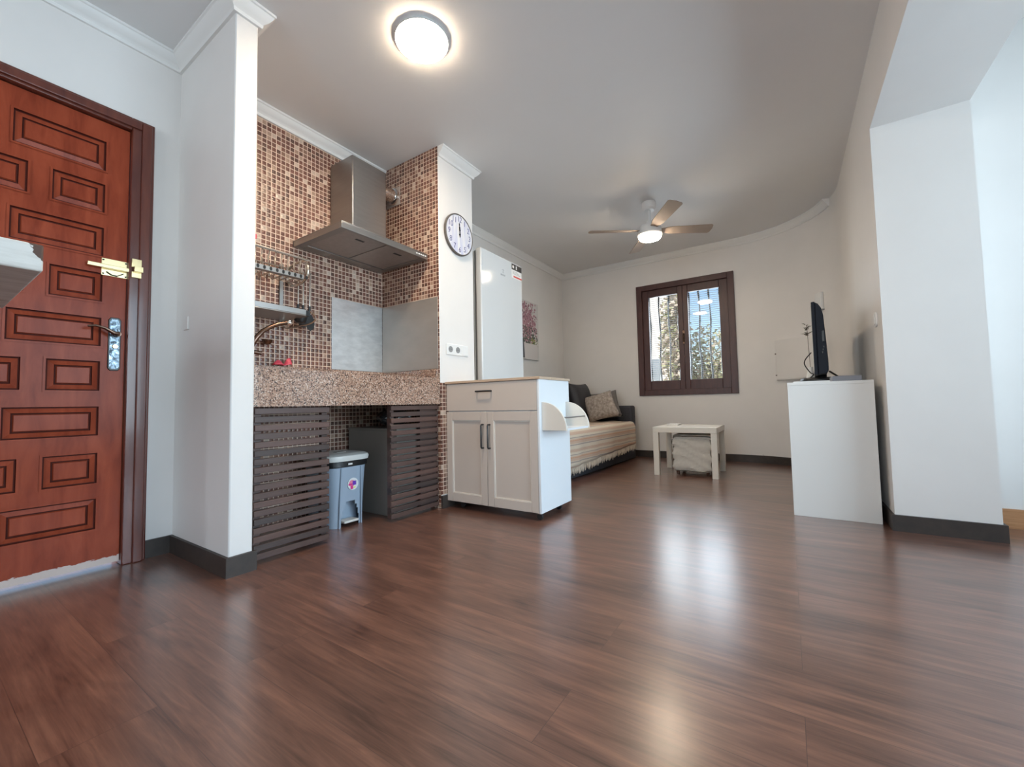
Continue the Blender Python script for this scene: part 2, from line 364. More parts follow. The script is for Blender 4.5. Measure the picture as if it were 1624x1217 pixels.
# back wall with a window opening
WX0, WX1, WZ0, WZ1 = -1.55, -0.497, 0.81, 2.155
w = MB(); w.box(XLL, WX0, YB, YB+0.22, 0, ZC); w.box(WX1, XR-RC, YB, YB+0.22, 0, ZC); w.box(WX0, WX1, YB, YB+0.22, 0, WZ0); w.box(WX0, WX1, YB, YB+0.22, WZ1, ZC)
struct(w.build('wall_back', WALL, smooth=False), 'white end wall holding the small wooden window', 'wall')
cxr, cyr = XR-RC, YB-RC
arc = [(cxr+RC*sin(a), cyr+RC*cos(a)) for a in [pi/2*i/20 for i in range(21)]]
pts = arc + [(XR, Y5), (XS, Y5), (XS, Y6), (XR+0.22, Y6), (XR+0.22, YB+0.22), (cxr, YB+0.22)]
struct(MB().prism(pts, 'z', 0, ZC).build('wall_right', WALL, angle=30), 'white right wall with rounded corner and square end pier', 'wall')
struct(MB().box(XR, XS, -3.1, Y5, ZH, ZC).build('wall_header', WALL, smooth=False), 'white beam over the wide opening to the gallery', 'wall')
struct(MB().box(XR+0.22, 2.75, Y6, Y6+0.12, 0, 2.8).build('wall_gallery', WALL, smooth=False), 'brightly lit white end wall of the side gallery', 'wall')
w = MB(); w.box(-2.85, -1.5, -3.1, -2.95, 0, 2.75); w.box(0.1, 2.75, -3.1, -2.95, 0, 2.75); w.box(-1.5, 0.1, -3.1, -2.95, 0, 0.8); w.box(-1.5, 0.1, -3.1, -2.95, 2.2, 2.75)
struct(w.build('wall_rear', WALL, smooth=False), 'white wall behind the viewer', 'wall')
w = MB(); w.box(XT, XT+0.15, -3.1, -2.65, 0, 2.75); w.box(XT, XT+0.15, 0.15, 0.3, 0, 2.75); w.box(XT, XT+0.15, 3.1, 3.3, 0, 2.75)
w.box(XT, XT+0.15, -2.65, 3.1, 0, 0.35); w.box(XT, XT+0.15, -2.65, 3.1, 2.45, 2.75)
struct(w.build('wall_gallery_front', WALL, smooth=False), 'white glazed front wall of the gallery', 'wall')
for k, (a, b) in enumerate(((-2.65, 0.15), (0.3, 3.1))):
    f = MB()
    for y0, y1 in ((a, a+0.05), (b-0.05, b), ((a+b)/2-0.03, (a+b)/2+0.03)): f.box(XT+0.04, XT+0.10, y0, y1, 0.35, 2.45)
    f.box(XT+0.04, XT+0.10, a, b, 0.35, 0.40); f.box(XT+0.04, XT+0.10, a, b, 2.40, 2.45)
    wi = struct(f.build('window_%d' % (k+2), PLW, smooth=False), 'large white framed gallery window, ' + ('rear one' if k == 0 else 'front one'), 'window')
    MB().box(XT+0.068, XT+0.072, a+0.05, b-0.05, 0.40, 2.40).build('pane', GLASS, wi, smooth=False)
f = MB(); f.box(-1.5, -1.45, -3.06, -3.0, 0.8, 2.2); f.box(0.05, 0.1, -3.06, -3.0, 0.8, 2.2); f.box(-0.73, -0.67, -3.06, -3.0, 0.8, 2.2); f.box(-1.45, 0.05, -3.06, -3.0, 0.8, 0.85); f.box(-1.45, 0.05, -3.06, -3.0, 2.15, 2.2)
wi = struct(f.build('window_4', PLW, smooth=False), 'white framed window added for fill light in the wall behind the viewer', 'window')  # unseen window, added so fill light can come from the rear
MB().box(-1.45, 0.05, -3.032, -3.028, 0.85, 2.15).build('pane', GLASS, wi, smooth=False)

# sweeps along the walls (room on the right-hand side of the walking direction)
def sweep(path, prof):
    n = len(path); P = [Vector(p) for p in path]; vs = []
    for i in range(n):
        ns = []
        if i > 0: d = (P[i]-P[i-1]).normalized(); ns.append(Vector((d.y, -d.x)))
        if i < n-1: d = (P[i+1]-P[i]).normalized(); ns.append(Vector((d.y, -d.x)))
        if len(ns) == 2: mvec = (ns[0]+ns[1]); mvec = mvec / (1+ns[0].dot(ns[1]))
        else: mvec = ns[0]
        for o, z in prof: q = P[i] + mvec*o; vs.append((q.x, q.y, z))
    k = len(prof); fs = [(i*k+j, (i+1)*k+j, (i+1)*k+(j+1) % k, i*k+(j+1) % k) for i in range(n-1) for j in range(k)]
    fs += [tuple(range(k)), tuple(range((n-1)*k, n*k))[::-1]]
    return MB().add(vs, fs)
p, q = 0.055, 0.072
cor = [(0, 0), (p, 0), (p, -0.012), (p-0.007, -0.014)] + [(0.016+(p-0.024)*(1-sin(a)), -0.058+0.044*(1-cos(a))) for a in [pi/2*(i/6) for i in range(6, -1, -1)]][::1]
cor = [(0, 0), (p, 0), (p, -0.011), (p-0.006, -0.014), (p-0.010, -0.022), (p-0.018, -0.034), (p-0.028, -0.045), (0.017, -0.053), (0.014, -0.058), (0.016, -0.061), (0.012, -q), (0, -q)]
cor = [(o, ZC+z) for o, z in cor]
struct(sweep([(XL, -3.0), (XL, Y1), (-1.983, Y1), (-1.983, Y2), (XK, Y2), (XK, Y3-0.004)], cor).build('trim_1', TRIMW, angle=25), 'white cornice over door, pilaster and kitchen recess', 'cornice')
struct(sweep([(XP, Y3-0.002), (XP, Y4), (XLL, Y4), (XLL, YB), (cxr, YB)] + arc[1:-4], cor).build('trim_2', TRIMW, angle=25), 'white cornice over clock pillar, sofa wall and window wall', 'cornice')
bz = 0.083
bp = [(0, 0), (0.013, 0), (0.013, bz), (0, bz)]
struct(sweep([(XL, DY1), (XL, Y1), (-1.983, Y1), (-1.983, Y2+0.013)], bp).build('baseboard_left', BASEB, smooth=False), 'dark brown tile skirting round the pilaster foot', 'baseboard')
struct(sweep([(XLL, Y4), (XLL, YB), (cxr, YB)] + arc[1:] + [(XR, Y5), (XS, Y5), (XS, Y6)], bp).build('baseboard_back', BASEB, smooth=False), 'dark brown skirting along window wall, right wall and pier', 'baseboard')
struct(MB().box(XP, XP+0.013, Y3-0.004, Y4, 0, 0.085).build('baseboard_pillar', BASEB, smooth=False), 'brown skirting at the foot of the clock pillar', 'baseboard')
struct(MB().box(XS, 2.6, Y6-0.014, Y6, 0, 0.10).build('baseboard_gallery', ORANGEB, smooth=False), 'orange wood skirting in the gallery', 'baseboard')

# ---------------------------------------------------------------- entrance door
fr = MB()
xf = -2.572
fr.box(XL-0.12, xf, DY1-0.085, DY1, 0, DZ); fr.box(XL-0.12, xf, DY0, DY0+0.085, 0, DZ); fr.box(XL-0.12, xf, DY0+0.085, DY1-0.085, DZ-0.062, DZ)
fr.box(xf, xf+0.010, DY1-0.050, DY1-0.012, 0, DZ-0.012); fr.box(xf, xf+0.010, DY0+0.012, DY0+0.05, 0, DZ-0.012); fr.box(xf, xf+0.010, DY0+0.05, DY1-0.05, DZ-0.05, DZ-0.012)
d1 = struct(fr.build('door_1', FRAMEW, bevel=0.004), 'red-brown panelled wooden entrance door in its frame', 'door')
XD = -2.598
leaf = MB(); leaf.box(XD-0.045, XD-0.012, DY0+0.087, DY1-0.087, 0.018, DZ-0.066)
def in_rect(): pass
ypan = []
tops = [1.968, 1.763, 1.558, 1.347, 1.140, 0.941, 0.736, 0.528, 0.325]
hts = [0.155, 0.148, 0.148, 0.148, 0.146, 0.150, 0.146, 0.150, 0.150]
wide = [(0.245, 0.540), (-0.110, 0.190)]; small = [(0.359, 0.540), (0.124, 0.305), (-0.110, 0.070)]
ya, yb = DY0+0.087, DY1-0.087
# rails: solid face with openings -> boxes between panels
prev = DZ-0.066
for r, (t, h) in enumerate(zip(tops, hts)):
    leaf.box(XD-0.012, XD, ya, yb, t, prev)
    cols = sorted(wide if r % 2 == 0 else small)
    e = ya
    for a, b in cols: leaf.box(XD-0.012, XD, e, a, t-h, t); e = b
    leaf.box(XD-0.012, XD, e, yb, t-h, t); prev = t-h
leaf.box(XD-0.012, XD, ya, yb, 0.018, prev)
lf = leaf.build('door_leaf', DOORW, d1, smooth=False)
def raised(y0, y1, z0, z1):
    m_ = MB(); m_.cur = 1
    def ring(y0, y1, z0, z1, x): return [(x, y0, z0), (x, y1, z0), (x, y1, z1), (x, y0, z1)]
    # sloped moulding from the rail down to the groove, groove, sloped bevel, raised field
    rings = [(0, XD+0.0035), (0.008, XD+0.0035), (0.010, XD-0.006), (0.014, XD-0.006), (0.032, XD-0.001), (0.034, XD-0.006), (0.038, XD-0.006), (0.041, XD+0.001)]
    vs = []
    for ins, x in rings: vs += ring(y0+ins, y1-ins, z0+ins, z1-ins, x)
    for i in range(len(rings)-1):
        m_.cur = 1 if i in (1, 2, 4, 5) else 0
        m_.add([vs[i*4+k] for k in range(4)] + [vs[i*4+4+k] for k in range(4)], [(k, (k+1) % 4, 4+(k+1) % 4, 4+k) for k in range(4)])
    m_.cur = 0
    m_.add(vs[-4:], [(0, 1, 2, 3)])
    return m_.build('panel', [DOORW, GROOVE], lf, smooth=False)
for r, (t, h) in enumerate(zip(tops, hts)):
    for a, b in (wide if r % 2 == 0 else small): raised(a, b, t-h, t)
# handle on its plate
pl = MB()
yc, hw = 0.578, 0.022
prof2 = [(yc-hw, 0.905), (yc-hw+0.008, 0.893), (yc+hw-0.008, 0.893), (yc+hw, 0.905), (yc+hw, 1.128), (yc+hw-0.008, 1.140), (yc-hw+0.008, 1.140), (yc-hw, 1.128)]
pl.prism(prof2, 'x', XD, XD+0.006)
pp = pl.build('handle_plate', BLACK, lf, bevel=0.002)
pf = mat('reflection_mottled_plate', (0.2, 0.25, 0.3), 0.3, metal=0.9); n = N(pf); pfn = n.noise(n.co((1, 14, 12)), 4, 5, 0.65, 1.0); n.col(n.ramp(pfn, [(0.38, (0.02, 0.025, 0.03)), (0.52, (0.12, 0.15, 0.18)), (0.68, (0.36, 0.43, 0.50))]))  # pale blue reflections painted as noise into the plate colour
MB().prism([(yc+(a_-yc)*0.76, 1.0165+(b_-1.0165)*0.93) for a_, b_ in prof2], 'x', XD+0.006, XD+0.0072).build('plate_field', pf, pp)
h = MB(); h.tube([(XD+0.004, 0.582, 1.058), (XD+0.045, 0.582, 1.060)], 0.011); h.tube([(XD+0.045, 0.584, 1.060), (XD+0.05, 0.565, 1.062), (XD+0.052, 0.535, 1.080), (XD+0.05, 0.505, 1.088), (XD+0.048, 0.480, 1.083)], [0.010, 0.009, 0.007, 0.006, 0.005])
h.build('lever', BRONZE, pp)
MB().lathe([(0.0, 0.005), (0.009, 0.006), (0.011, 0.010), (0.009, 0.013), (0.0, 0.013)], (XD, 0.580, 1.005), 'x', 16).build('lock_cylinder', BRASS, pp)
# brass sliding bolt
bo = MB()
bo.box(XD, XD+0.004, 0.527, 0.617, 1.332, 1.412); bb_ = bo.build('sliding_bolt', BRASS, lf, bevel=0.001)
MB().box(XD+0.008, XD+0.024, 0.478, 0.668, 1.362, 1.380).build('bolt_bar', BRASS, bb_, bevel=0.002)
b2 = MB(); b2.tube([(XD+0.008, 0.543, 1.350), (XD+0.010, 0.560, 1.338), (XD+0.010, 0.580, 1.336), (XD+0.008, 0.602, 1.352)], 0.0022, 6)
for yy in (0.533, 0.611):
    for zz in (1.340, 1.404): b2.lathe([(0, 0.004), (0.004, 0.0045), (0.003, 0.006), (0, 0.006)], (XD, yy, zz), 'x', 8)
b2.build('bolt_screw', IRON, bb_)
k = MB(); k.box(xf, xf+0.013, 0.624, 0.660, 1.388, 1.428); k.box(xf, xf+0.013, 0.624, 0.660, 1.338, 1.366); k.box(xf+0.010, xf+0.03, 0.630, 0.662, 1.364, 1.390)
k.build('bolt_keep', BRASS, d1, bevel=0.001)

# weathered table corner on the left
t = thing('bar_table', 'whitewashed weathered wooden bar table corner jutting in before the door', 'table', (0, 0, 0))
sl = MB()
sl.box(-2.12, -1.5, -0.9, 0.202, 1.046, 1.112); sl.build('tabletop', WEATH, t, bevel=0.004)
for (lx, ly) in ((-1.535, 0.105), (-2.07, 0.105), (-1.535, -0.85), (-2.07, -0.85)):
    MB().box(lx-0.016, lx+0.016, ly-0.016, ly+0.016, 0, 1.046).build('leg', STEEL, t, bevel=0.002)
# faint blank switch plate on the pilaster flank
tag(MB().box(-2.485, -2.435, Y1-0.008, Y1, 1.10, 1.165).build('wall_plate', WALL, bevel=0.003), 'small white wall plate on the pilaster flank beside the door', 'switch')

# ---------------------------------------------------------------- kitchen
ct = thing('countertop', 'pink speckled granite kitchen worktop with a deep front apron', 'countertop')
MB().box(XK+0.002, XP, Y2+0.002, Y3-0.006, 0.86, 0.892).build('slab', GRAN, ct)
MB().box(XP-0.028, XP, Y2+0.002, Y3-0.006, 0.712, 0.86).build('apron', GRAN, ct)
u = MB(); u.box(XK+0.002, XK+0.024, Y2+0.002, Y3-0.006, 0.892, 0.962); u.box(XK+0.024, XP-0.01, Y3-0.026, Y3-0.006, 0.892, 0.955); u.build('upstand', GRAN, ct, bevel=0.002)
tag(MB().box(XK+0.001, XK+0.004, 1.683, Y3-0.008, 0.966, 1.468).build('steel_sheet', PANELS, bevel=0.001), 'bright scratched steel sheet on the back wall under the hood', 'splashback', 'steel splashback sheets')
tag(MB().box(XK+0.006, XP-0.012, Y3-0.009, Y3-0.005, 0.960, 1.466).build('steel_sheet', PANEL2, bevel=0.001), 'duller steel sheet on the side wall right of the hob corner', 'splashback', 'steel splashback sheets')
# hood
hd = thing('cooker_hood', 'stainless steel chimney cooker hood on the mosaic wall', 'cooker hood')
HY0, HY1, HX, HZ0, HZ1 = 1.412, 2.095, -2.085, 1.735, 1.777
c = MB()
c.box(XK+0.002, HX, HY0, HY1, HZ1-0.008, HZ1)
c.box(HX-0.02, HX, HY0, HY1, HZ0, HZ1-0.008); c.box(XK+0.002, XK+0.03, HY0, HY1, HZ0, HZ1-0.008)
c.box(XK+0.03, HX-0.02, HY0, HY0+0.045, HZ0, HZ1-0.008); c.box(XK+0.03, HX-0.02, HY1-0.045, HY1, HZ0, HZ1-0.008); c.box(XK+0.03, XK+0.09, HY0+0.045, HY1-0.045, HZ0, HZ1-0.008)
hc = c.build('canopy', STEEL, hd, bevel=0.002)
hm = (HY0+HY1)/2
for a, b in ((HY0+0.047, hm-0.004), (hm+0.004, HY1-0.047)):
    f_ = MB().box(XK+0.092, HX-0.022, a, b, HZ0+0.005, HZ0+0.018).build('filter', STEELD, hd, bevel=0.003)
    MB().box(-2.19, -2.172, (a+b)/2-0.03, (a+b)/2+0.03, HZ0+0.0035, HZ0+0.006).build('latch', BLACK, f_)
b3 = MB()
for k in range(5): b3.box(HX, HX+0.0025, 1.985+k*0.020, 1.997+k*0.020, 1.752, 1.760)
b3.build('button_row', PLW, hd)
for yy in (HY0+0.20, HY1-0.16): MB().lathe([(0, 0), (0.020, 0), (0.022, 0.003), (0, 0.003)], (XK+0.06, yy, HZ0-0.003), 'z', 20).build('spot_lens', STEELD, hd)
ch = MB(); ch.box(XK+0.002, -2.35, 1.67, 1.952, HZ1, 2.392); ch.build('chimney', STEEL, hd, bevel=0.008, seg=3)
dd = thing('vent_duct', 'short silver flexible duct from hood chimney into the side wall', 'duct')
v = MB(); pr = []
for k in range(9): pr.append((0.05 + (0.0015 if k % 2 else -0.0015), 1.953+k*0.017))
v.lathe([(r_, h_) for r_, h_ in pr], (-2.45, 0, 2.305), 'y', 24); v.build('pipe', CHROME, dd)
MB().box(-2.54, -2.385, Y3-0.012, Y3-0.005, 2.235, 2.375).build('vent_plate', mat('vent_plate_beige', (0.42, 0.36, 0.32), 0.5), dd, bevel=0.002)
MB().lathe([(0.05, Y3-0.035), (0.062, Y3-0.03), (0.064, Y3-0.014), (0.05, Y3-0.013)], (-2.45, 0, 2.305), 'y', 24).build('collar', CHROME, dd)

# dish rack on the wall
dr = thing('dish_rack', 'chrome two tier dish drying rack on the mosaic wall', 'dish rack')
YE = 1.375; XF = -2.35
r1 = MB(); r1.tube([(XF, Y2+0.01, 1.587), (XF, YE, 1.583)], 0.008, 8); r1.tube([(XK+0.02, Y2+0.01, 1.58), (XK+0.02, YE, 1.58)], 0.005, 8)
r1.build('rail', WIRE, dr)
lp = []
for k in range(24):
    a = 2*pi*k/24; lp.append((-2.475+0.115*(abs(cos(a))**0.7)*(1 if cos(a) > 0 else -1), YE, 1.528+0.068*(abs(sin(a))**0.8)*(1 if sin(a) > 0 else -1)))
MB().tube(lp, 0.0085, 8, closed=True).build('end_loop', WIRE, dr)
wr = MB()
for k in range(13):
    y = Y2+0.025+k*0.036
    wr.tube([(XF+0.002, y, 1.587), (XF-0.018, y+0.004, 1.578), (XF-0.030, y+0.006, 1.545), (XF-0.022, y+0.004, 1.505), (XF-0.006, y, 1.488), (XF-0.05, y, 1.478), (XK+0.06, y, 1.478), (XK+0.02, y, 1.50), (XK+0.02, y, 1.58)], 0.0042, 6)
wr.build('plate_wires', WIRE, dr)
r3 = MB(); r3.box(XF-0.006, XF, Y2+0.008, YE-0.03, 1.462, 1.490); r3.box(XF-0.03, XF-0.006, Y2+0.008, YE-0.03, 1.462, 1.466); r3.build('front_strip', STEEL, dr, bevel=0.002)
for k in range(13):
    y = Y2+0.043+k*0.034
    MB().prism([(y+0.0075*cos(q_*pi/8), 1.477+0.011*sin(q_*pi/8)) for q_ in range(16)], 'x', XF-0.001, XF+0.0008).build('slot_hole', BLACK, dr, smooth=False)
tr = MB(); tr.box(XK+0.012, XF, Y2+0.008, YE, 1.246, 1.252); tr.box(XF-0.006, XF, Y2+0.008, YE-0.012, 1.252, 1.284); tr.box(XK+0.012, XK+0.018, Y2+0.008, YE, 1.252, 1.284); tr.box(XK+0.012, XF, YE-0.006, YE, 1.252, 1.28)
tr.build('drip_tray', STEEL, dr, bevel=0.002)
MB().box(XF-0.006, XF+0.002, YE-0.018, YE+0.002, 1.246, 1.280).build('corner_cap', BLACK, dr, bevel=0.002)
MB().box(XK+0.002, XK+0.014, YE-0.05, YE-0.028, 1.23, 1.60).build('bracket', STEEL, dr, bevel=0.001)
MB().tube(smooth([(XF, YE+0.01, 1.275), (XF-0.01, YE+0.04, 1.262), (XF-0.02, YE+0.05, 1.235), (XF-0.05, YE+0.035, 1.215), (-2.45, YE+0.01, 1.205), (XK+0.03, YE-0.02, 1.20), (XK+0.01, YE-0.03, 1.235)]), 0.005, 8).build('hook_loop', WIRE, dr)
MB().tube([(-2.50, YE+0.003, 1.548), (-2.50, YE+0.105, 1.556)], 0.004, 8).build('hook_bar', WIRE, dr)
# utensils
def utensil(y, kind, label):
    o = thing('kitchen_utensil', label, 'utensil', group='black nylon utensils hanging from the dish rack')
    x = -2.50
    m_ = MB(); m_.tube([(x, y, 1.562), (x+0.004, y, 1.54), (x, y, 1.33)], 0.0045, 8); m_.build('stem', WIRE, o)
    MB().tube([(x, y, 1.345), (x, y, 1.30)], 0.008, 8).build('collar', BLACK, o)
    hh = MB()
    if kind == 0:
        hh.lathe([(0.0, -0.075), (0.025, -0.07), (0.036, -0.05), (0.038, -0.025), (0.034, -0.025), (0.024, -0.06), (0, -0.064)], (x+0.03, y, 1.295), 'z', 18); hh.tube([(x, y, 1.30), (x-0.004, y, 1.27)], 0.006, 8)
    elif kind == 1:
        hh.prism([(y-0.012, 1.295), (y+0.012, 1.295), (y+0.030, 1.265), (y+0.034, 1.235), (y+0.026, 1.205), (y+0.006, 1.188), (y-0.010, 1.200), (y-0.026, 1.235), (y-0.026, 1.265)], 'x', x-0.003, x+0.003)
        hh.tube([(x, y, 1.302), (x, y, 1.28)], 0.006, 8)
    else:
        hh.lathe([(0.0, -0.008), (0.022, -0.006), (0.032, 0.0), (0.030, 0.003), (0.020, -0.001), (0, -0.003)], (x, y, 1.235), 'x', 18)
        hh.tube([(x, y, 1.302), (x, y, 1.26)], 0.006, 8)
    hh.build('head', BLACK, o, bevel=0.001)
utensil(1.392, 0, 'black ladle hanging nearest the rack end')
utensil(1.425, 2, 'black round serving spoon hanging between ladle and spatula')
utensil(1.466, 1, 'black flat spatula hanging farthest along the hook bar')
# tap
tp = thing('kitchen_tap', 'dark bronze swan neck kitchen tap on the granite worktop', 'tap')
s1 = MB(); s1.lathe([(0.026, 0.893), (0.026, 0.905), (0.018, 0.915), (0.017, 1.0), (0.012, 1.01)], (-2.42, 1.0, 0), 'z', 20); s1.build('body', BRONZE, tp)
s1 = MB(); s1.tube([(-2.42, 1.0, 0.99), (-2.39, 1.04, 1.005), (-2.36, 1.062, 1.035), (-2.35, 1.085, 1.085), (-2.35, 1.115, 1.122), (-2.35, 1.155, 1.152), (-2.35, 1.20, 1.175), (-2.35, 1.245, 1.188)], [0.014, 0.014, 0.014, 0.0135, 0.0125, 0.0115, 0.011, 0.011], 12); s1.build('spout', BRONZE, tp)
MB().lathe([(0.0, -0.016), (0.010, -0.013), (0.016, -0.004), (0.016, 0.004), (0.010, 0.013), (0.0, 0.016)], (-2.345, 1.256, 1.190), 'z', 16).build('aerator', CHROME, tp)
MB().tube([(-2.41, 1.0, 0.985), (-2.37, 1.06, 1.010), (-2.35, 1.112, 1.002)], [0.014, 0.013, 0.010], 10).build('lever', BRONZE, tp)
sc = MB(); sc.lathe([(0.0, -0.030), (0.016, -0.027), (0.027, -0.014), (0.030, 0.0), (0.027, 0.0), (0.012, -0.018), (0, -0.021)], (-2.555, 1.238, 1.112), 'z', 20)
sc.tube([(-2.575, 1.238, 1.110), (XK+0.003, 1.238, 1.112)], 0.006, 8)
tag(sc.build('soap_cup', BRONZE), 'small dark brown round cup fixed to the tiles right of the tap', 'cup')
# pink cloth
pk = MB()
def crumple(u_, v_):
    x = XK+0.012+0.035*v_; y = 1.285+0.10*u_
    z = 0.963+0.045*abs(sin(u_*pi*1.5+0.4))*(1-abs(v_-0.5)*1.6)*(0.55+0.6*u_) + 0.001
    return (x, y, max(z, 0.963))
pk.grid(crumple, 14, 7); o = pk.build('rubber_glove', PINK); sol = o.modifiers.new('solid', 'SOLIDIFY'); sol.thickness = 0.003; sol.offset = 1
tag(o, 'crumpled pink rubber glove lying on the granite upstand', 'glove')
# mitt at the recess edge
mi = thing('oven_mitt', 'white and red oven mitt hanging in the recess above the rack', 'oven mitt')
m_ = MB(); m_.prism([(1.05, 1.645), (1.145, 1.645), (1.165, 1.665), (1.155, 1.69), (1.172, 1.71), (1.172, 1.735), (1.15, 1.735), (1.145, 1.765), (1.12, 1.79), (1.06, 1.79), (1.04, 1.76)], 'x', XK+0.012, XK+0.035); m_.build('mitt', PLW, mi, bevel=0.008, seg=3)
MB().prism([(1.150, 1.700), (1.178, 1.704), (1.178, 1.732), (1.152, 1.730)], 'x', XK+0.014, XK+0.040).build('red_patch', PINK, mi, bevel=0.004)
MB().box(XK+0.010, XK+0.038, 1.05, 1.160, 1.636, 1.652).build('cuff', PINK, mi, bevel=0.004)
tag(MB().prism([(1.08, 1.80), (1.15, 1.80), (1.165, 1.83), (1.160, 1.87), (1.14, 1.90), (1.10, 1.90)], 'x', XK+0.004, XK+0.02).build('pot_holder', BLACK, bevel=0.006, seg=2), 'black pot holder hanging above the white and red mitt', 'pot holder')

# slatted doors
def slat_door(y0, y1, label, mid=None):
    o = thing('slatted_door', label, 'cabinet door', group='slatted screens under the worktop')
    pit = 0.0386; f = MB(); n = 18
    for k in range(n):
        z1 = 0.705 - k*pit; off = random.uniform(-0.002, 0.002)
        f.box(-2.035, -2.018, y0+off, y1+off*0.5, z1-0.0275, z1)
    f.build('slats', SLAT, o, bevel=0.0015, seg=1)
    for a in ((y0+0.004, y0+0.034), (y1-0.034, y1-0.004)):
        MB().box(-2.062, -2.036, a[0], a[1], 0.022, 0.706).build('batten', SLAT, o)
    if mid: MB().box(-2.062, -2.036, mid, y1-0.036, 0.022, 0.706).build('batten', SLAT, o)
    return o
slat_door(0.928, 1.297, 'dark slatted wooden screen left of the pedal bin')
slat_door(1.705, 2.112, 'dark slatted wooden screen right of the pedal bin', mid=1.96)
gb = thing('storage_box', 'grey panel cupboard standing under the worktop behind the right screen', 'cupboard')
MB().box(-2.575, -2.08, 1.80, 2.10, 0, 0.545).build('body', GREYP, gb, bevel=0.002)
MB().box(-2.578, -2.077, 1.797, 2.103, 0.545, 0.56).build('top', GREYP, gb, bevel=0.002)
bg = MB(); bg.grid(lambda a, b: (-2.22+0.10*cos(2*pi*a)*(0.2+sin(pi*min(b*1.05, 1))**0.7)*(1+0.12*sin(9*a*2*pi+5*b)), 1.90+0.085*sin(2*pi*a)*(0.2+sin(pi*min(b*1.05, 1))**0.7)*(1+0.1*sin(7*a*2*pi)), 0.562+0.135*b), 36, 9)
BAG = mat('black_bag_film', (0.02, 0.022, 0.024), 0.2, coat=0.5)
tag(bg.build('plastic_bag', BAG), 'crumpled black plastic bag on the grey cupboard under the worktop', 'bag')
wb_ = thing('plastic_container', 'white plastic container behind the left slatted screen', 'container')
MB().box(-2.56, -2.33, 0.93, 1.06, 0, 0.50).build('body', PLW, wb_, bevel=0.02, seg=3)
MB().box(-2.57, -2.32, 0.922, 1.068, 0.50, 0.525).build('lid', PLW, wb_, bevel=0.006)
# pedal bin
pb = thing('pedal_bin', 'blue-grey pedal bin with off-white lid between the slatted screens', 'bin', (-2.345, 1.548, 0))
def sup(u_, a, b, n_=4.0):
    c_, s_ = cos(u_), sin(u_)
    return (a*abs(c_)**(2/n_)*(1 if c_ >= 0 else -1), b*abs(s_)**(2/n_)*(1 if s_ >= 0 else -1))
NB = 48
body = MB(); vs = []; lev = [(0.0, 0.145, 0.118), (0.12, 0.148, 0.121), (0.25, 0.152, 0.127), (0.365, 0.158, 0.136)]
def arch(y, z0):   # height of the pedal arch at offset y across the front
    return 0.145*sqrt(max(0, 1-(y/0.062)**2)) if abs(y) < 0.062 else 0
# body wall as fine grid so the arch can be cut in the front (+x) face
NZ = 30
for j in range(NZ+1):
    z = 0.365*j/NZ; t_ = z/0.365; a = 0.145+0.013*t_**1.6; b = 0.118+0.018*t_**1.6
    for k in range(96):
        x, y = sup(2*pi*k/96, a, b); vs.append((x, y, z))
fs = []
for j in range(NZ):
    for k in range(96):
        k2 = (k+1) % 96; x = (vs[j*96+k][0]+vs[j*96+k2][0])/2; y = (vs[j*96+k][1]+vs[j*96+k2][1])/2; z = 0.365*(j+0.5)/NZ
        if x > 0.08 and z < arch(y, 0): continue
        fs.append((j*96+k, j*96+k2, (j+1)*96+k2, (j+1)*96+k))
body.add(vs, fs); body.box(-0.12, 0.12, -0.095, 0.095, 0.018, 0.026); body.box(0.075, 0.082, -0.085, 0.085, 0.02, 0.2)
bo_ = body.build('body', BINB, pb); 
rb = MB()
for sgn in (-1, 1): rb.tube([(0.149, sgn*0.075, 0.0), (0.152, sgn*0.072, 0.15), (0.158, sgn*0.066, 0.345)], 0.004, 6)
rb.build('rib', BINB, bo_)
rim = MB(); rim.prism([sup(2*pi*k/NB, 0.166, 0.146) for k in range(NB)], 'z', 0.350, 0.386); rim.build('rim', BLACK, pb, bevel=0.004)
lid = MB(); LV = [(0.386, 1.0), (0.404, 1.02), (0.416, 1.0), (0.424, 0.9), (0.428, 0.6), (0.429, 0.02)]; vs = []
for z, s_ in LV:
    for k in range(NB):
        x, y = sup(2*pi*k/NB, 0.172*s_, 0.152*s_); vs.append((x, y, z))
lid.add(vs, [(i*NB+k, i*NB+(k+1) % NB, (i+1)*NB+(k+1) % NB, (i+1)*NB+k) for i in range(len(LV)-1) for k in range(NB)] + [tuple(range(NB))[::-1]])
ld = lid.build('lid', BINL, pb)
MB().box(0.02, 0.06, -0.03, 0.03, 0.428, 0.432).build('lid_vent', GREYP, ld)
MB().box(0.09, 0.162, -0.048, 0.048, 0.022, 0.036).build('pedal', BINL, pb, bevel=0.004)
st = MB(); st.lathe([(0, 0.1555), (0.036, 0.1555), (0.036, 0.157), (0, 0.157)], (0, 0.012, 0.245), 'x', 28)
so = st.build('sticker', PLW, pb, smooth=False)
MAG = flat('magenta_print', (0.75, 0.04, 0.25)); PUR = flat('purple_print', (0.14, 0.03, 0.45)); YEL = flat('yellow_print', (0.85, 0.7, 0.15)); PKL = flat('pink_print', (0.85, 0.25, 0.35))
MB().lathe([(0, 0.157), (0.020, 0.157), (0.020, 0.1575), (0, 0.1575)], (0, 0.004, 0.249), 'x', 16).build('print', PKL, so)
MB().box(0.1575, 0.158, -0.020, 0.006, 0.238, 0.249).build('print', MAG, so); MB().box(0.158, 0.1585, 0.008, 0.032, 0.238, 0.262).build('print', PUR, so)
MB().box(0.157, 0.1575, 0.014, 0.028, 0.220, 0.228).build('print', YEL, so); MB().box(0.157, 0.1576, -0.006, 0.012, 0.215, 0.236).build('print', MAG, so)
MB().box(0.1665, 0.168, -0.028, 0.0, 0.362, 0.372).build('badge', PLW, pb)

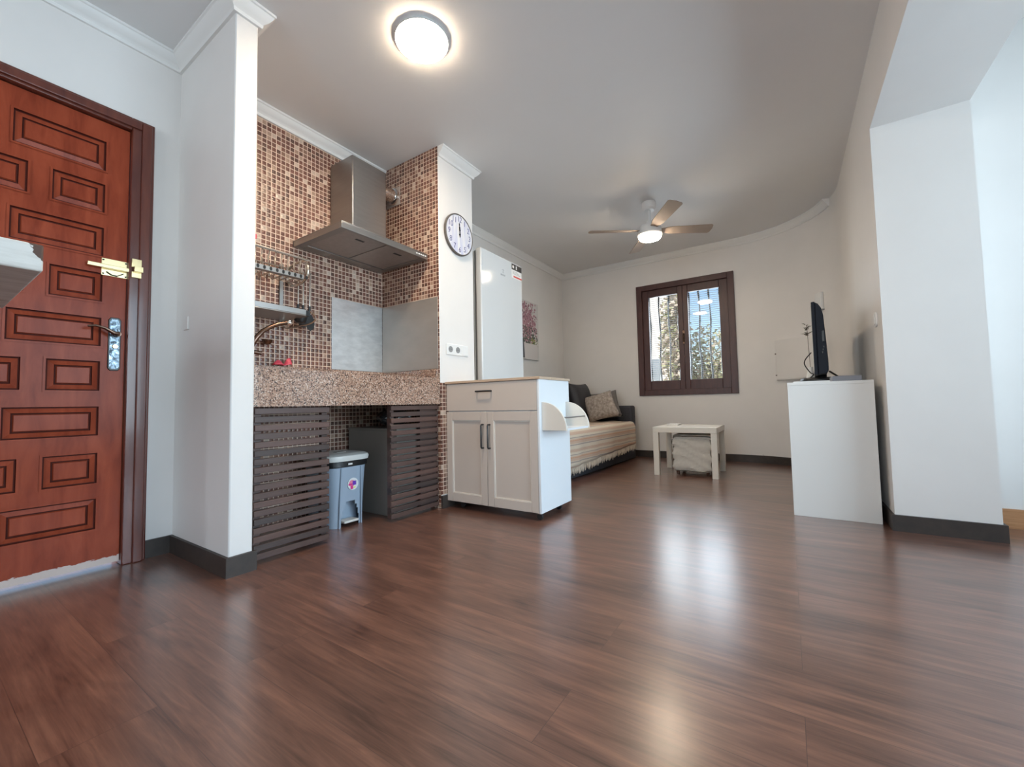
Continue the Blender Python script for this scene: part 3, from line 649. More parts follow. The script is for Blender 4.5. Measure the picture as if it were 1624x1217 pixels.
# ---------------------------------------------------------------- clock, socket, fridge, cart
ck = thing('wall_clock', 'round pale wall clock with blue numerals on the white pillar', 'clock', (XP, 2.322, 1.968))
MB().lathe([(0, 0.0), (0.150, 0.0), (0.155, 0.006), (0.155, 0.020), (0.150, 0.024), (0.146, 0.022), (0.145, 0.018), (0, 0.018)], (0, 0, 0), 'x', 64).build('case', mat('clock_rim', (0.10, 0.085, 0.075), 0.4), ck)
fm = mat('clock_face_paper', (0.7, 0.7, 0.76), 0.6); n = N(fm); vv = n.co((1, 22, 2)); ff = n.noise(vv, 1.6, 3); n.col(n.ramp(ff, [(0.35, (0.55, 0.56, 0.72)), (0.6, (0.78, 0.77, 0.78))]))
fc = MB().lathe([(0, 0.018), (0.145, 0.018), (0.145, 0.0195), (0, 0.0195)], (0, 0, 0), 'x', 64).build('face', fm, ck)
NUM = flat('blue_grey_ink', (0.10, 0.11, 0.26))
for hnum in range(1, 13):
    a = radians(30*hnum); cy0, cz0 = 0.114*sin(a), 0.114*cos(a)
    mb = MB(); text_mesh(mb, str(hnum), 0.060, lambda uu, v_, w_, cy0=cy0, cz0=cz0: (0.0198+w_, cy0+uu, cz0+v_), shear=0.08, xs=0.9); mb.build('numeral', NUM, fc, smooth=False)
def hand(ang, L, wd):
    m_ = MB(); a = radians(ang); d = Vector((0, sin(a), cos(a))); s_ = Vector((0, cos(a), -sin(a))); X = Vector((0.0235, 0, 0))
    pts_ = [(-0.02, wd*0.6), (0, wd), (L*0.35, wd*0.5), (L*0.55, wd*1.5), (L*0.7, wd*0.5), (L*0.85, wd*1.0), (L, 0.0005)]
    vs_ = [X + d*l_ + s_*w_ for l_, w_ in pts_] + [X + d*l_ - s_*w_ for l_, w_ in pts_[::-1]]
    vs2 = [v_ + Vector((0.0012, 0, 0)) for v_ in vs_]; k_ = len(vs_)
    m_.add(vs_ + vs2, [tuple(range(k_)), tuple(range(k_, 2*k_))] + [(i, (i+1) % k_, k_+(i+1) % k_, k_+i) for i in range(k_)])
    return m_.build('hand', IRON, ck, smooth=False)
hand(-4, 0.088, 0.005); hand(-2, 0.062, 0.006)
MB().lathe([(0, 0.0195), (0.006, 0.0195), (0.006, 0.027), (0, 0.027)], (0, 0, 0), 'x', 16).build('hub', IRON, ck)

def socket_plate(name, label, loc, axis, n_sock, width, height=0.08, blank=0):
    """axis 'x': faces +x, runs along y; axis 'y': faces -y, runs along x"""
    o = thing(name, label, 'socket', loc)
    if axis == 'y': o.rotation_euler[2] = -pi/2
    MB().box(0, 0.009, -width/2, width/2, -height/2, height/2).build('plate', PLW, o, bevel=0.003)
    tot = n_sock+blank; wd = width/tot
    for i in range(tot):
        y = -width/2+wd*(i+0.5)
        if i < n_sock:
            MB().lathe([(0.0, 0.0091), (0.0185, 0.0091), (0.020, 0.0105), (0.022, 0.0105), (0.022, 0.0088), (0, 0.0088)], (0, y, 0), 'x', 24).build('socket_well', SOCK, o)
            hh = MB()
            for s_ in (-1, 1): hh.lathe([(0, 0.0095), (0.0028, 0.0095), (0.0028, 0.0102), (0, 0.0102)], (0, y+s_*0.0095, 0), 'x', 8)
            hh.build('pin_holes', BLACK, o)
        else: MB().box(0.009, 0.012, y-wd*0.42, y+wd*0.42, -height*0.42, height*0.42).build('rocker', PLW, o, bevel=0.001)
    return o
socket_plate('power_socket', 'white triple plate with two sockets on the pillar below the clock', (XP, 2.298, 1.103), 'x', 2, 0.235, 0.08, 1)
socket_plate('power_socket', 'white double socket low on the window wall with thin wire', (-0.20, YB, 0.337), 'y', 2, 0.155, 0.080)
tag(MB().tube(smooth([(-0.275, YB-0.006, 0.296), (-0.283, YB-0.006, 0.24), (-0.284, YB-0.006, 0.16), (-0.275, YB-0.008, 0.11), (-0.25, YB-0.016, 0.088), (-0.21, YB-0.017, 0.086)]), 0.0022, 6).build('thin_wire', mat('brown_wire', (0.12, 0.08, 0.06), 0.5)), 'thin brown wire hanging from the low double socket', 'wire')

fg = thing('refrigerator', 'tall white refrigerator behind the clock pillar', 'refrigerator', (-2.32, 2.91, 0))
MB().box(-0.30, 0.245, -0.305, 0.305, 0.03, 1.955).build('body', FRSIDE, fg, bevel=0.006)
dm = MB().box(0.262, 0.32, -0.308, 0.308, 0.72, 1.972).build('door', FRIDGE, fg, bevel=0.010, seg=3)
MB().box(0.262, 0.32, -0.308, 0.308, 0.06, 0.71).build('door', FRIDGE, fg, bevel=0.010, seg=3)
MB().box(0.2455, 0.262, -0.298, 0.298, 0.07, 1.958).build('gasket', SOCK, fg)
for a in (-0.26, 0.26):
    for b in (-0.25, 0.2): MB().lathe([(0.02, 0), (0.02, 0.03)], (b, a, 0), 'z', 12).build('foot', BLACK, fg)
stk = MB().box(0.320, 0.3208, 0.134, 0.303, 1.83, 1.962).build('sticker', PLW, dm)
MB().box(0.3208, 0.3212, 0.136, 0.301, 1.905, 1.958).build('print', BLACK, stk)
MB().box(0.3208, 0.3212, 0.165, 0.301, 1.838, 1.852).build('print', flat('red_print', (0.65, 0.05, 0.04)), stk)
MB().lathe([(0, 0.3212), (0.014, 0.3212), (0.014, 0.3216), (0, 0.3216)], (0, 0.162, 1.932), 'x', 14).build('print', PLW, stk); MB().box(0.3212, 0.3216, 0.205, 0.222, 1.915, 1.948).build('print', PLW, stk)
s_ = MB(); 
for k in range(3): s_.box(0.3208, 0.3212, 0.15, 0.15+0.13-0.02*k, 1.868+k*0.011, 1.871+k*0.011)
s_.build('print', SOCK, stk)
LOGO = flat('logo_grey', (0.35, 0.36, 0.38))
s_ = MB(); s_.tube([(0.3205, -0.012, 1.858), (0.3205, 0.0, 1.868), (0.3205, 0.010, 1.860), (0.3205, 0.004, 1.848), (0.3205, -0.004, 1.843), (0.3205, 0.008, 1.835)], 0.0018, 6)
text_mesh(s_, 'INDESIT', 0.020, lambda uu, v_, w_: (0.3205+w_, uu, 1.815+v_)); s_.build('logo', LOGO, dm, smooth=False)

# rolling cart
CX0, CX1, CY0, CY1, CZ0, CZ1 = -1.990, -1.244, 2.168, 2.575, 0.050, 0.850
cc = thing('kitchen_cart', 'white kitchen trolley with drawer, two doors and wooden top', 'kitchen trolley', (0, 0, 0))
MB().box(CX0, CX1-0.016, CY0+0.020, CY1, CZ0, CZ1).build('body', CARTS, cc, bevel=0.002)
MB().box(CX1-0.016, CX1, CY0, CY1, CZ0-0.004, CZ1).build('side_panel', CARTS, cc, bevel=0.002)
MB().box(CX0-0.008, CX1+0.010, CY0-0.008, CY1+0.005, CZ1, CZ1+0.016).build('top', TOPW, cc, bevel=0.002)
DZB = 0.658
dw = MB().box(CX0, CX1-0.018, CY0, CY0+0.018, DZB+0.004, CZ1-0.003).build('drawer', CARTF, cc, bevel=0.002)
def bar_handle(parent, a, b):
    a, b = Vector(a), Vector(b); m_ = MB(); d = (b-a).normalized(); o_ = Vector((0, -0.026, 0))
    m_.tube([a+Vector((0, 0.0, 0)), a+o_*0.8, a+o_+d*0.008, b+o_-d*0.008, b+o_*0.8, b], 0.0055, 8)
    return m_.build('handle', BLACK, parent)
bar_handle(dw, (-1.715, CY0, 0.790), (-1.600, CY0, 0.790))
mid = -1.640
for a, b, hx in ((CX0, mid-0.0015, mid-0.030), (mid+0.0015, CX1-0.018, mid+0.024)):
    m_ = MB(); z0, z1 = CZ0-0.002, DZB-0.002; y0, y1 = CY0, CY0+0.018; r_ = 0.050
    m_.box(a, a+r_, y0, y1, z0, z1); m_.box(b-r_, b, y0, y1, z0, z1); m_.box(a+r_, b-r_, y0, y1, z0, z0+r_*1.15); m_.box(a+r_, b-r_, y0, y1, z1-r_*1.15, z1)
    dr_ = m_.build('door', CARTF, cc, bevel=0.0015, seg=1)
    MB().box(a+r_, b-r_, y0+0.010, y1-0.001, z0+r_*1.15, z1-r_*1.15).build('inset_panel', CARTF, dr_)
    e_ = MB(); A, B, Z0, Z1 = a+r_, b-r_, z0+r_*1.15, z1-r_*1.15; t_ = 0.006
    for bx in ((A, A+t_, Z0, Z1), (B-t_, B, Z0, Z1), (A+t_, B-t_, Z0, Z0+t_), (A+t_, B-t_, Z1-t_, Z1)): e_.box(bx[0], bx[1], y0+0.004, y0+0.010, bx[2], bx[3])
    e_.build('bead', CREAML, dr_)
    bar_handle(dr_, (hx, CY0, 0.420), (hx, CY0, 0.572))
# curved side rack
SR = 0.163; ZB = 0.540
def quarter(y0, y1):
    pts_ = [(CX1, ZB)] + [(CX1+SR*cos(a), ZB+0.170*sin(a)) for a in [pi/2*i/16 for i in range(17)]]
    return MB().prism(pts_, 'y', y0, y1)
quarter(2.195, 2.210).build('rack_end', CREAML, cc, bevel=0.001, seg=1)
quarter(2.520, 2.535).build('rack_end', CREAML, cc, bevel=0.001, seg=1)
MB().box(CX1, CX1+SR-0.004, 2.210, 2.520, ZB, ZB+0.012).build('rack_shelf', CARTS, cc)
MB().tube([(CX1+SR-0.03, 2.210, ZB+0.075), (CX1+SR-0.03, 2.520, ZB+0.075)], 0.005, 10).build('rack_rail', STEEL, cc)
for (wx, wy) in ((CX0+0.10, CY0+0.05), (CX1-0.03, CY0+0.035), (CX0+0.05, CY1-0.05), (CX1-0.05, CY1-0.09)):
    m_ = MB(); m_.lathe([(0, -0.009), (0.019, -0.009), (0.021, -0.005), (0.021, 0.005), (0.019, 0.009), (0, 0.009)], (wx, wy, 0.0215), 'y', 18)
    cs = m_.build('castor', BLACK, cc)
    MB().box(wx-0.012, wx+0.012, wy-0.013, wy+0.013, 0.036, CZ0).build('fork', CHROME, cs, bevel=0.002)

# ---------------------------------------------------------------- canvas picture
cv = thing('canvas_picture', 'unframed canvas of pink blossom in a white pot on the sofa wall', 'picture', (XLL, 4.28, 1.60))
MB().box(0.0, 0.032, -0.32, 0.315, -0.352, 0.372).build('canvas', mat('canvas_grey_white', (0.66, 0.64, 0.62), 0.8), cv, bevel=0.003)
random.seed(5)
def blobs(name, m_, n_, fn, s0, s1):
    mb = MB()
    for i in range(n_):
        y, z = fn(); r = random.uniform(s0, s1); k = random.randint(5, 7); a0 = random.uniform(0, 6)
        mb.add([(0.0322+random.uniform(0, 0.0008), y+r*cos(a0+2*pi*j/k)*random.uniform(0.6, 1.1), z+r*sin(a0+2*pi*j/k)*random.uniform(0.6, 1.1)) for j in range(k)], [tuple(range(k))])
    return mb.build(name, m_, cv, smooth=False)
def crown():
    while True:
        y = random.gauss(0.02, 0.13); z = random.gauss(0.10, 0.14)
        if -0.3 < y < 0.29 and -0.14 < z < 0.35: return y, z
blobs('painted_blossom', flat('dusty_pink_paint', (0.42, 0.22, 0.26)), 420, crown, 0.008, 0.024)
blobs('painted_blossom', flat('deep_plum_paint', (0.20, 0.10, 0.13)), 260, crown, 0.006, 0.018)
blobs('painted_blossom', flat('pale_pink_paint', (0.62, 0.46, 0.48)), 140, crown, 0.005, 0.014)
blobs('painted_leaves', flat('dark_green_paint', (0.09, 0.11, 0.09)), 260, lambda: (random.gauss(0.0, 0.12), random.uniform(-0.16, 0.05)), 0.008, 0.022)
blobs('painted_leaves', flat('yellow_green_paint', (0.30, 0.31, 0.05)), 60, lambda: (random.gauss(0.19, 0.035), random.gauss(-0.13, 0.028)), 0.006, 0.014)
MB().prism([(-0.02, -0.335), (0.26, -0.335), (0.285, -0.155), (-0.045, -0.155)], 'x', 0.032, 0.0330).build('painted_pot', flat('pot_white_paint', (0.68, 0.64, 0.62)), cv, smooth=False)
MB().prism([(-0.10, -0.34), (-0.03, -0.34), (-0.05, -0.12), (-0.10, -0.08)], 'x', 0.032, 0.0329).build('painted_shadow', flat('dark_grey_paint', (0.06, 0.06, 0.07)), cv, smooth=False)

# ---------------------------------------------------------------- sofa
SRZ = radians(-2.2)
sf = thing('sofa', 'charcoal grey low sofa along the left wall under a striped throw', 'sofa', (-2.11, 4.30, 0), rz=SRZ)
MB().box(-0.46, 0.46, -0.96, 0.94, 0.0, 0.30).build('base', SOFAF, sf, bevel=0.02, seg=3)
MB().box(-0.44, 0.475, -0.96, 0.80, 0.30, 0.450).build('seat', SOFAF, sf, bevel=0.03, seg=3)
MB().box(-0.46, 0.465, 0.80, 0.955, 0.28, 0.655).build('armrest', SOFAF, sf, bevel=0.025, seg=3)
MB().box(-0.47, -0.28, -0.90, 0.80, 0.30, 0.74).build('backrest', SOFAF, sf, bevel=0.03, seg=3)
MB().box(-0.46, 0.455, -1.06, -0.96, 0.02, 0.44).build('armrest', SOFAF, sf, bevel=0.02, seg=3)
def pillow(a, b, c_, n_=13):
    """soft square pillow with pinched corners, lying in xy, thickness z"""
    m_ = MB()
    for s_ in (1, -1):
        def fn(u_, v_):
            x = 2*u_-1; y = 2*v_-1; e = (1-x**4)*(1-y**4)
            k = 1-0.09*(x*x*(1-y*y)*0 + (1-abs(x))*0) - 0.07*((1-x*x)*(y*y)) - 0.07*((1-y*y)*(x*x))
            return (a*x*(1-0.08*(1-y*y)*x*x*0+0.0)*(1-0.07*(1-(y*y))*abs(x)**3), b*y*(1-0.07*(1-(x*x))*abs(y)**3), s_*c_*(max(e, 0)**0.55))
        m_.grid(fn, n_, n_)
    return m_
def place_pillow(name, m_, label, size, thick, loc, rot, group):
    mb = pillow(size[0], size[1], thick)
    o = mb.build(name, m_, loc=loc); o.rotation_euler = rot
    w_ = o.modifiers.new('weld', 'WELD'); w_.merge_threshold = 0.002
    return tag(o, label, 'cushion', group)
# dark back cushions leaning on the backrest
def cushion(name, m_, label, centre, u_, v_, thick, group):
    """soft cushion spanned by the edge vectors u_ and v_"""
    u_, v_ = Vector(u_), Vector(v_); n_ = u_.cross(v_).normalized()
    mb = pillow(0.5, 0.5, 1.0)
    mb.v = [tuple(u_*p_[0]+v_*p_[1]+n_*p_[2]*thick) for p_ in mb.v]
    o = mb.build(name, m_, loc=centre, angle=60); w_ = o.modifiers.new('weld', 'WELD'); w_.merge_threshold = 0.002
    return tag(o, label, 'cushion', group)
cushion('back_cushion', DARKS, 'black back cushion at the window end of the sofa', (-2.17, 4.84, 0.715), (0.02, 0.50, 0), (-0.11, 0, 0.47), 0.085, 'black sofa back cushions')
cushion('back_cushion', DARKS, 'black back cushion nearer the fridge on the sofa', (-2.22, 4.26, 0.715), (0.02, 0.58, 0), (-0.13, 0, 0.49), 0.080, 'black sofa back cushions')
cushion('cushion', CUSHG, 'plain grey cushion behind the mottled one', (-1.925, 5.02, 0.665), (0.36, 0.02, 0.05), (-0.10, 0.07, 0.335), 0.045, 'scatter cushions on the sofa')
cushion('cushion', CUSH, 'mottled greige cushion in front on the sofa', (-1.895, 4.77, 0.655), (0.40, -0.03, 0.09), (-0.17, 0.15, 0.30), 0.062, 'scatter cushions on the sofa')
# throw
ct_, st_ = cos(SRZ), sin(SRZ)
def loc2w(x, y, z): return (-2.11+x*ct_-y*st_, 4.30+x*st_+y*ct_, z)
random.seed(3)
NU, NV = 46, 70
def throw_pt(u_, v_):
    y = -0.95+1.69*v_
    drop = 0.285-0.075*v_
    L1 = 0.72; r = 0.05; L = L1 + r*pi/2 + drop
    s = u_*L
    wob = 0.006*sin(y*17+s*3)+0.004*sin(y*31+1.3)
    if s < L1: x = -0.25+s; z = 0.462+0.004*sin(s*21+y*5)
    elif s < L1+r*pi/2: a = (s-L1)/r; x = -0.25+L1+r*sin(a); z = 0.462-r*(1-cos(a))
    else: d = s-L1-r*pi/2; x = -0.25+L1+r + wob*min(1, d*8)+0.006+d*0.02; z = 0.462-r-d
    return loc2w(x, y, z), s
th = MB(); th.grid(lambda a, b: throw_pt(a, b)[0], NU, NV)
to = thing('throw_blanket', 'cream and rust striped cotton throw draped over the sofa seat', 'blanket', (0, 0, 0))
cl = th.build('cloth', THROW, to, angle=80)
me = cl.data; uvl = me.uv_layers.new(name='UVMap')
L_ = {}
for i in range(NU):
    for j in range(NV): L_[i*NV+j] = (throw_pt(i/(NU-1), j/(NV-1))[1], 1.69*j/(NV-1))
for lp_ in me.loops: uvl.data[lp_.index].uv = L_[lp_.vertex_index]
so_ = cl.modifiers.new('solid', 'SOLIDIFY'); so_.thickness = 0.005; so_.offset = 1
fr_ = MB()
for k in range(125):
    v_ = (k+0.5)/125; p0 = Vector(throw_pt(1.0, v_)[0]); ln = random.uniform(0.05, 0.075); sw = random.uniform(-0.012, 0.012); ou = random.uniform(-0.004, 0.010)
    fr_.tube([p0, p0+Vector((ou*0.5+0.003, sw*0.4, -ln*0.5)), p0+Vector((ou, sw, -ln))], [0.004, 0.0055, 0.002], 5)
fr_.build('fringe', FRINGE, to)['kind'] = 'stuff'

# ---------------------------------------------------------------- table, pouf
ctb = thing('side_table', 'small square cream table in front of the window wall', 'table', (0, 0, 0))
TX0, TX1, TY0, TY1, TZ = -1.098, -0.540, 4.085, 4.640, 0.455
MB().box(TX0, TX1, TY0, TY1, TZ-0.050, TZ).build('tabletop', TABLEM, ctb, bevel=0.002)
for a in (TX0+0.001, TX1-0.051):
    for b in (TY0+0.001, TY1-0.051): MB().box(a, a+0.050, b, b+0.050, 0, TZ-0.050).build('leg', TABLEM, ctb, bevel=0.002)
nb = MB().box(-1.04, -0.93, 4.40, 4.56, TZ, TZ+0.014).build('notebook', PLW, bevel=0.002); tag(nb, 'small white notebook lying on the cream table', 'notebook')
po = thing('pouf', 'cream fabric covered cube stool under the table', 'stool', (-0.775, 4.355, 0))
PV = MB(); n_ = 17
def cubept(ax, s_, u_, v_):
    a, b, c_ = 0.178, 0.178, 0.177; x, y = 2*u_-1, 2*v_-1; p_ = [0, 0, 0]; p_[ax] = s_; p_[(ax+1) % 3] = x; p_[(ax+2) % 3] = y
    q_ = Vector(p_); k = (abs(q_.x)**10+abs(q_.y)**10+abs(q_.z)**10)**(1/10); q_ /= k
    wv = 0.007*sin(q_.z*13+q_.x*4+2*sin(q_.x*3+q_.z*2)) + 0.004*sin(q_.z*27-q_.x*6+q_.y*4)
    f_ = 1+wv/0.17
    return (q_.x*a*f_, q_.y*b*f_, 0.205+q_.z*c_*(1+0.2*wv/0.17))
for ax in range(3):
    for s_ in (1, -1): PV.grid(lambda a, b, ax=ax, s_=s_: cubept(ax, s_, a, b), n_, n_)
pc = PV.build('cover', POUF, po, angle=60); wq = pc.modifiers.new('weld', 'WELD'); wq.merge_threshold = 0.001
MB().tube([(0.173, -0.176, 0.345), (-0.173, -0.176, 0.345), (-0.173, 0.176, 0.345), (0.173, 0.176, 0.345)], 0.004, 8, closed=True).build('piping', POUF, po)
for a in (-0.13, 0.13):
    for b in (-0.13, 0.13): MB().lathe([(0.012, 0), (0.016, 0.035)], (a, b, 0), 'z', 12).build('foot', BRONZE, po)

# ---------------------------------------------------------------- window with view
wd = thing('window_1', 'dark wooden two-casement window in the end wall', 'window', (0, 0, 0)); wd['kind'] = 'structure'
OX0, OX1, OZ0, OZ1 = -1.586, -0.461, 0.775, 2.190
m_ = MB()
for bx in ((OX0, OX0+0.070, OZ0, OZ1), (OX1-0.070, OX1, OZ0, OZ1), (OX0+0.070, OX1-0.070, OZ1-0.07, OZ1), (OX0+0.07, OX1-0.07, OZ0, OZ0+0.07)):
    m_.box(bx[0], bx[1], YB-0.022, YB, bx[2], bx[3])
m_.build('window_casing', WINW, wd, bevel=0.004)
m_ = MB()
for bx in ((WX0, WX0+0.030, WZ0, WZ1), (WX1-0.030, WX1, WZ0, WZ1), (WX0+0.030, WX1-0.030, WZ1-0.03, WZ1), (WX0+0.03, WX1-0.03, WZ0, WZ0+0.03)):
    m_.box(bx[0], bx[1], YB+0.002, YB+0.10, bx[2], bx[3])
m_.build('window_frame', WINW, wd, bevel=0.002)
cm = -1.028
for a, b, g0, g1 in ((WX0+0.031, cm-0.001, -1.440, -1.087), (cm+0.001, WX1-0.031, -0.970, -0.622)):
    m_ = MB(); z0, z1 = WZ0+0.031, WZ1-0.031; y0, y1 = YB+0.010, YB+0.055; gz0, gz1 = 0.958, 2.033
    m_.box(a, g0, y0, y1, z0, z1); m_.box(g1, b, y0, y1, z0, z1); m_.box(g0, g1, y0, y1, z0, gz0); m_.box(g0, g1, y0, y1, gz1, z1)
    sa = m_.build('casement', WINW, wd, bevel=0.004)
    MB().box(g0-0.004, g1+0.004, YB+0.034, YB+0.038, gz0-0.004, gz1+0.004).build('pane', GLASS, sa, smooth=False)
m_ = MB(); m_.box(cm-0.012, cm+0.012, YB-0.002, YB+0.010, 1.40, 1.56); m_.tube([(cm, YB-0.002, 1.52), (cm, YB-0.035, 1.52), (cm, YB-0.04, 1.42)], 0.008, 8); m_.build('handle', BRONZE, wd)
m_ = MB()
for zz in (1.03, 1.95): m_.tube([(WX1-0.031, YB-0.004, zz), (WX1-0.031, YB-0.004, zz+0.06)], 0.007, 8)
m_.build('hinge', BRONZE, wd)
# grille and reed screen outside
gr_ = thing('window_grille', 'black wrought iron bars outside the wooden window', 'grille', (0, 0, 0))
random.seed(11)
for k in range(9):
    x = -1.50+k*0.122; m_ = MB(); pts_ = []
    for j in range(15): pts_.append((x+0.008*sin(j*0.9+k), YB+0.30, 0.75+1.5*j/14))
    m_.tube(pts_, [0.008 if j % 3 else 0.012 for j in range(15)], 6); m_.build('bar', IRON, gr_)
for zz in (0.76, 2.22): MB().box(-1.6, -0.4, YB+0.29, YB+0.31, zz, zz+0.02).build('rail', IRON, gr_)
m_ = MB()
for k in range(56): z = 0.76+k*0.026; m_.box(-1.62, -0.40, YB+0.262, YB+0.266, z, z+0.0055)
m_.box(-1.62, -1.60, YB+0.26, YB+0.27, 0.74, 2.24); m_.box(-0.42, -0.40, YB+0.26, YB+0.27, 0.74, 2.24)
tag(m_.build('slat_screen', mat('screen_grey', (0.35, 0.33, 0.31), 0.6), smooth=False), 'fine horizontal slat screen outside the window glass', 'screen')
# outdoors
gd = MB().box(-40, 40, YB+0.25, 80, -0.6, -0.5).build('ground', noisy('dry_earth', (0.30, 0.24, 0.17), (0.40, 0.33, 0.25), 1.5, 0.9)); struct(gd, 'dry ground outside the window', 'ground')
nbld = thing('neighbour_house', 'white neighbouring house seen through the left casement', 'building')
MB().box(-9.0, -3.38, 15, 19, -0.5, 6.5).build('wall', mat('white_render', (0.86, 0.83, 0.78), 0.8), nbld)
MB().box(-9.2, -3.2, 14.8, 19.2, 6.5, 6.7).build('roof', mat('terracotta', (0.45, 0.2, 0.12), 0.8), nbld)
MB().box(-3.95, -3.7, 14.97, 15.0, 1.2, 2.2).build('window', mat('house_pane', (0.2, 0.22, 0.25), 0.2), nbld)
def leafy(name, label, centre, rad, n, mats, trunk=None, seed=1, ls=(0.04, 0.09)):
    random.seed(seed); o = thing(name, label, 'tree', (centre[0], centre[1], -0.5)); z0 = centre[2]+0.5
    mb = MB()
    for i in range(n):
        d = Vector((random.gauss(0, 1), random.gauss(0, 1), random.gauss(0, 1))).normalized()*(random.random()**0.45)
        c_ = Vector((d.x*rad[0], d.y*rad[1], z0+d.z*rad[2])); s_ = random.uniform(*ls)
        a = Vector((random.gauss(0, 1), random.gauss(0, 1), random.gauss(0, 1))).normalized()*s_; b = a.cross(Vector((random.gauss(0, 1), random.gauss(0, 1), random.gauss(0, 1)))).normalized()*s_*0.5
        mb.cur = random.randrange(len(mats)); mb.add([c_-a, c_-b, c_+a, c_+b], [(0, 1, 2, 3)])
    f_ = mb.build('foliage', mats, o, smooth=False); f_['kind'] = 'stuff'
    tk = MB(); tk.tube([(0, 0, 0), (0.08, 0, z0*0.5), (0, 0, z0+rad[2]*0.3)], [0.12, 0.09, 0.05], 8)
    for k in range(7):
        a = k*0.9; tk.tube([(0.02, 0, z0*0.7), (rad[0]*0.35*cos(a), rad[1]*0.35*sin(a), z0+rad[2]*0.1*k/3), (rad[0]*0.75*cos(a), rad[1]*0.7*sin(a), z0+rad[2]*0.15*(k-1))], [0.05, 0.03, 0.012], 6)
    tk.build('trunk', mat('bark', (0.20, 0.15, 0.11), 0.9), o)
LG = mat('leaf_olive', (0.42, 0.42, 0.22), 0.6); LG2 = mat('leaf_yellow', (0.72, 0.68, 0.45), 0.6); LB = mat('leaf_dry', (0.64, 0.53, 0.42), 0.7)
leafy('garden_tree', 'brown dry-leaved tree outside by the white house', (-2.42, 11.5, 2.3), (0.40, 0.5, 1.8), 2200, [LB, LB, LG], seed=2, ls=(0.04, 0.10))
leafy('garden_tree', 'pale olive tree filling the lower right casement', (-1.75, 12.5, 1.20), (1.05, 0.7, 1.60), 5200, [LG2, LG, LB], seed=4, ls=(0.03, 0.075))

# ---------------------------------------------------------------- ceiling lamp and fan
cl_ = thing('ceiling_lamp', 'round flush ceiling lamp glowing white above the kitchen side', 'ceiling lamp', (-1.455, 1.437, ZC))
MB().lathe([(0, 0), (0.120, 0), (0.131, -0.012), (0.132, -0.017), (0.130, -0.019), (0, -0.018)], (0, 0, 0), 'z', 56).build('ring', FANW, cl_)
MB().lathe([(0, -0.0192), (0.1295, -0.0192), (0.125, -0.025), (0.09, -0.032), (0, -0.035)], (0, 0, 0), 'z', 56).build('diffuser', LAMP_E, cl_)
fn_ = thing('ceiling_fan', 'four blade ceiling fan with a lit round lamp', 'ceiling fan', (-1.0, 3.872, 0))
MB().lathe([(0.0, 2.549), (0.062, 2.549), (0.064, 2.52), (0.060, 2.49), (0.045, 2.475), (0, 2.472)], seg=32).build('canopy', FANW, fn_)
MB().tube([(0, 0, 2.474), (0, 0, 2.335)], 0.014, 14).build('downrod', FANW, fn_)
MB().lathe([(0.0, 2.375), (0.03, 2.37), (0.034, 2.345), (0.05, 2.338), (0.092, 2.325), (0.104, 2.30), (0.106, 2.262), (0.110, 2.255), (0.110, 2.24), (0.100, 2.232), (0, 2.232)], seg=48).build('motor', FANW, fn_)
MB().lathe([(0.0, 2.231), (0.098, 2.231), (0.100, 2.222), (0.092, 2.208), (0.07, 2.199), (0.035, 2.195), (0, 2.194)], seg=48).build('lamp_bowl', FAN_E, fn_)
for k, ang in enumerate((213, 31, -54, 121)):
    a = radians(ang); d = Vector((cos(a), sin(a), 0)); s_ = Vector((-sin(a), cos(a), 0)); tilt = radians(-13); s_ = s_*cos(tilt) + Vector((0, 0, 1))*sin(tilt)
    nrm = d.cross(s_)
    out = [(0.085, -0.030), (0.12, -0.034), (0.20, -0.052), (0.545, -0.062), (0.560, -0.050), (0.568, 0.0), (0.560, 0.050), (0.545, 0.062), (0.20, 0.052), (0.12, 0.034), (0.085, 0.030)]
    base = Vector((0, 0, 2.282)); m_ = MB(); vs = [base+d*l_+s_*w_ for l_, w_ in out]; vs += [q_+nrm*0.006 for q_ in vs]; K = len(out)
    m_.add(vs, [tuple(range(K)), tuple(range(K, 2*K))] + [(i, (i+1) % K, K+(i+1) % K, K+i) for i in range(K)])
    m_.build('blade', BLADE, fn_, bevel=0.0015, seg=1)

# ---------------------------------------------------------------- tv corner
cb_ = thing('white_cabinet', 'tall plain white cabinet against the right wall under the television', 'cabinet', (0, 0, 0))
KX0, KX1, KY0, KY1, KZ = 0.0, 0.404, 3.047, 4.25, 0.798
MB().box(KX0, KX1, KY0, KY0+0.018, 0, KZ-0.018).build('end_panel', WHITEL, cb_, bevel=0.001)
MB().box(KX0, KX1, KY1-0.018, KY1, 0, KZ-0.018).build('end_panel', WHITEL, cb_, bevel=0.001)
MB().box(KX0-0.001, KX1, KY0-0.001, KY1, KZ-0.018, KZ).build('top', WHITEL, cb_, bevel=0.001)
MB().box(KX0+0.002, KX1-0.01, KY0+0.018, KY1-0.018, 0.03, KZ-0.018).build('carcass', WHITEL, cb_)
for xx in (0.014, 0.388): MB().lathe([(0, -0.0015), (0.007, -0.0015), (0.007, 0), (0, 0)], (xx, KY0, KZ-0.032), 'y', 14).build('screw_cap', PLW, cb_)
# television, seen almost edge on
tv = thing('television', 'black flat television seen edge-on on the white cabinet', 'television', (0.205, 3.74, KZ), rz=radians(-2.6))
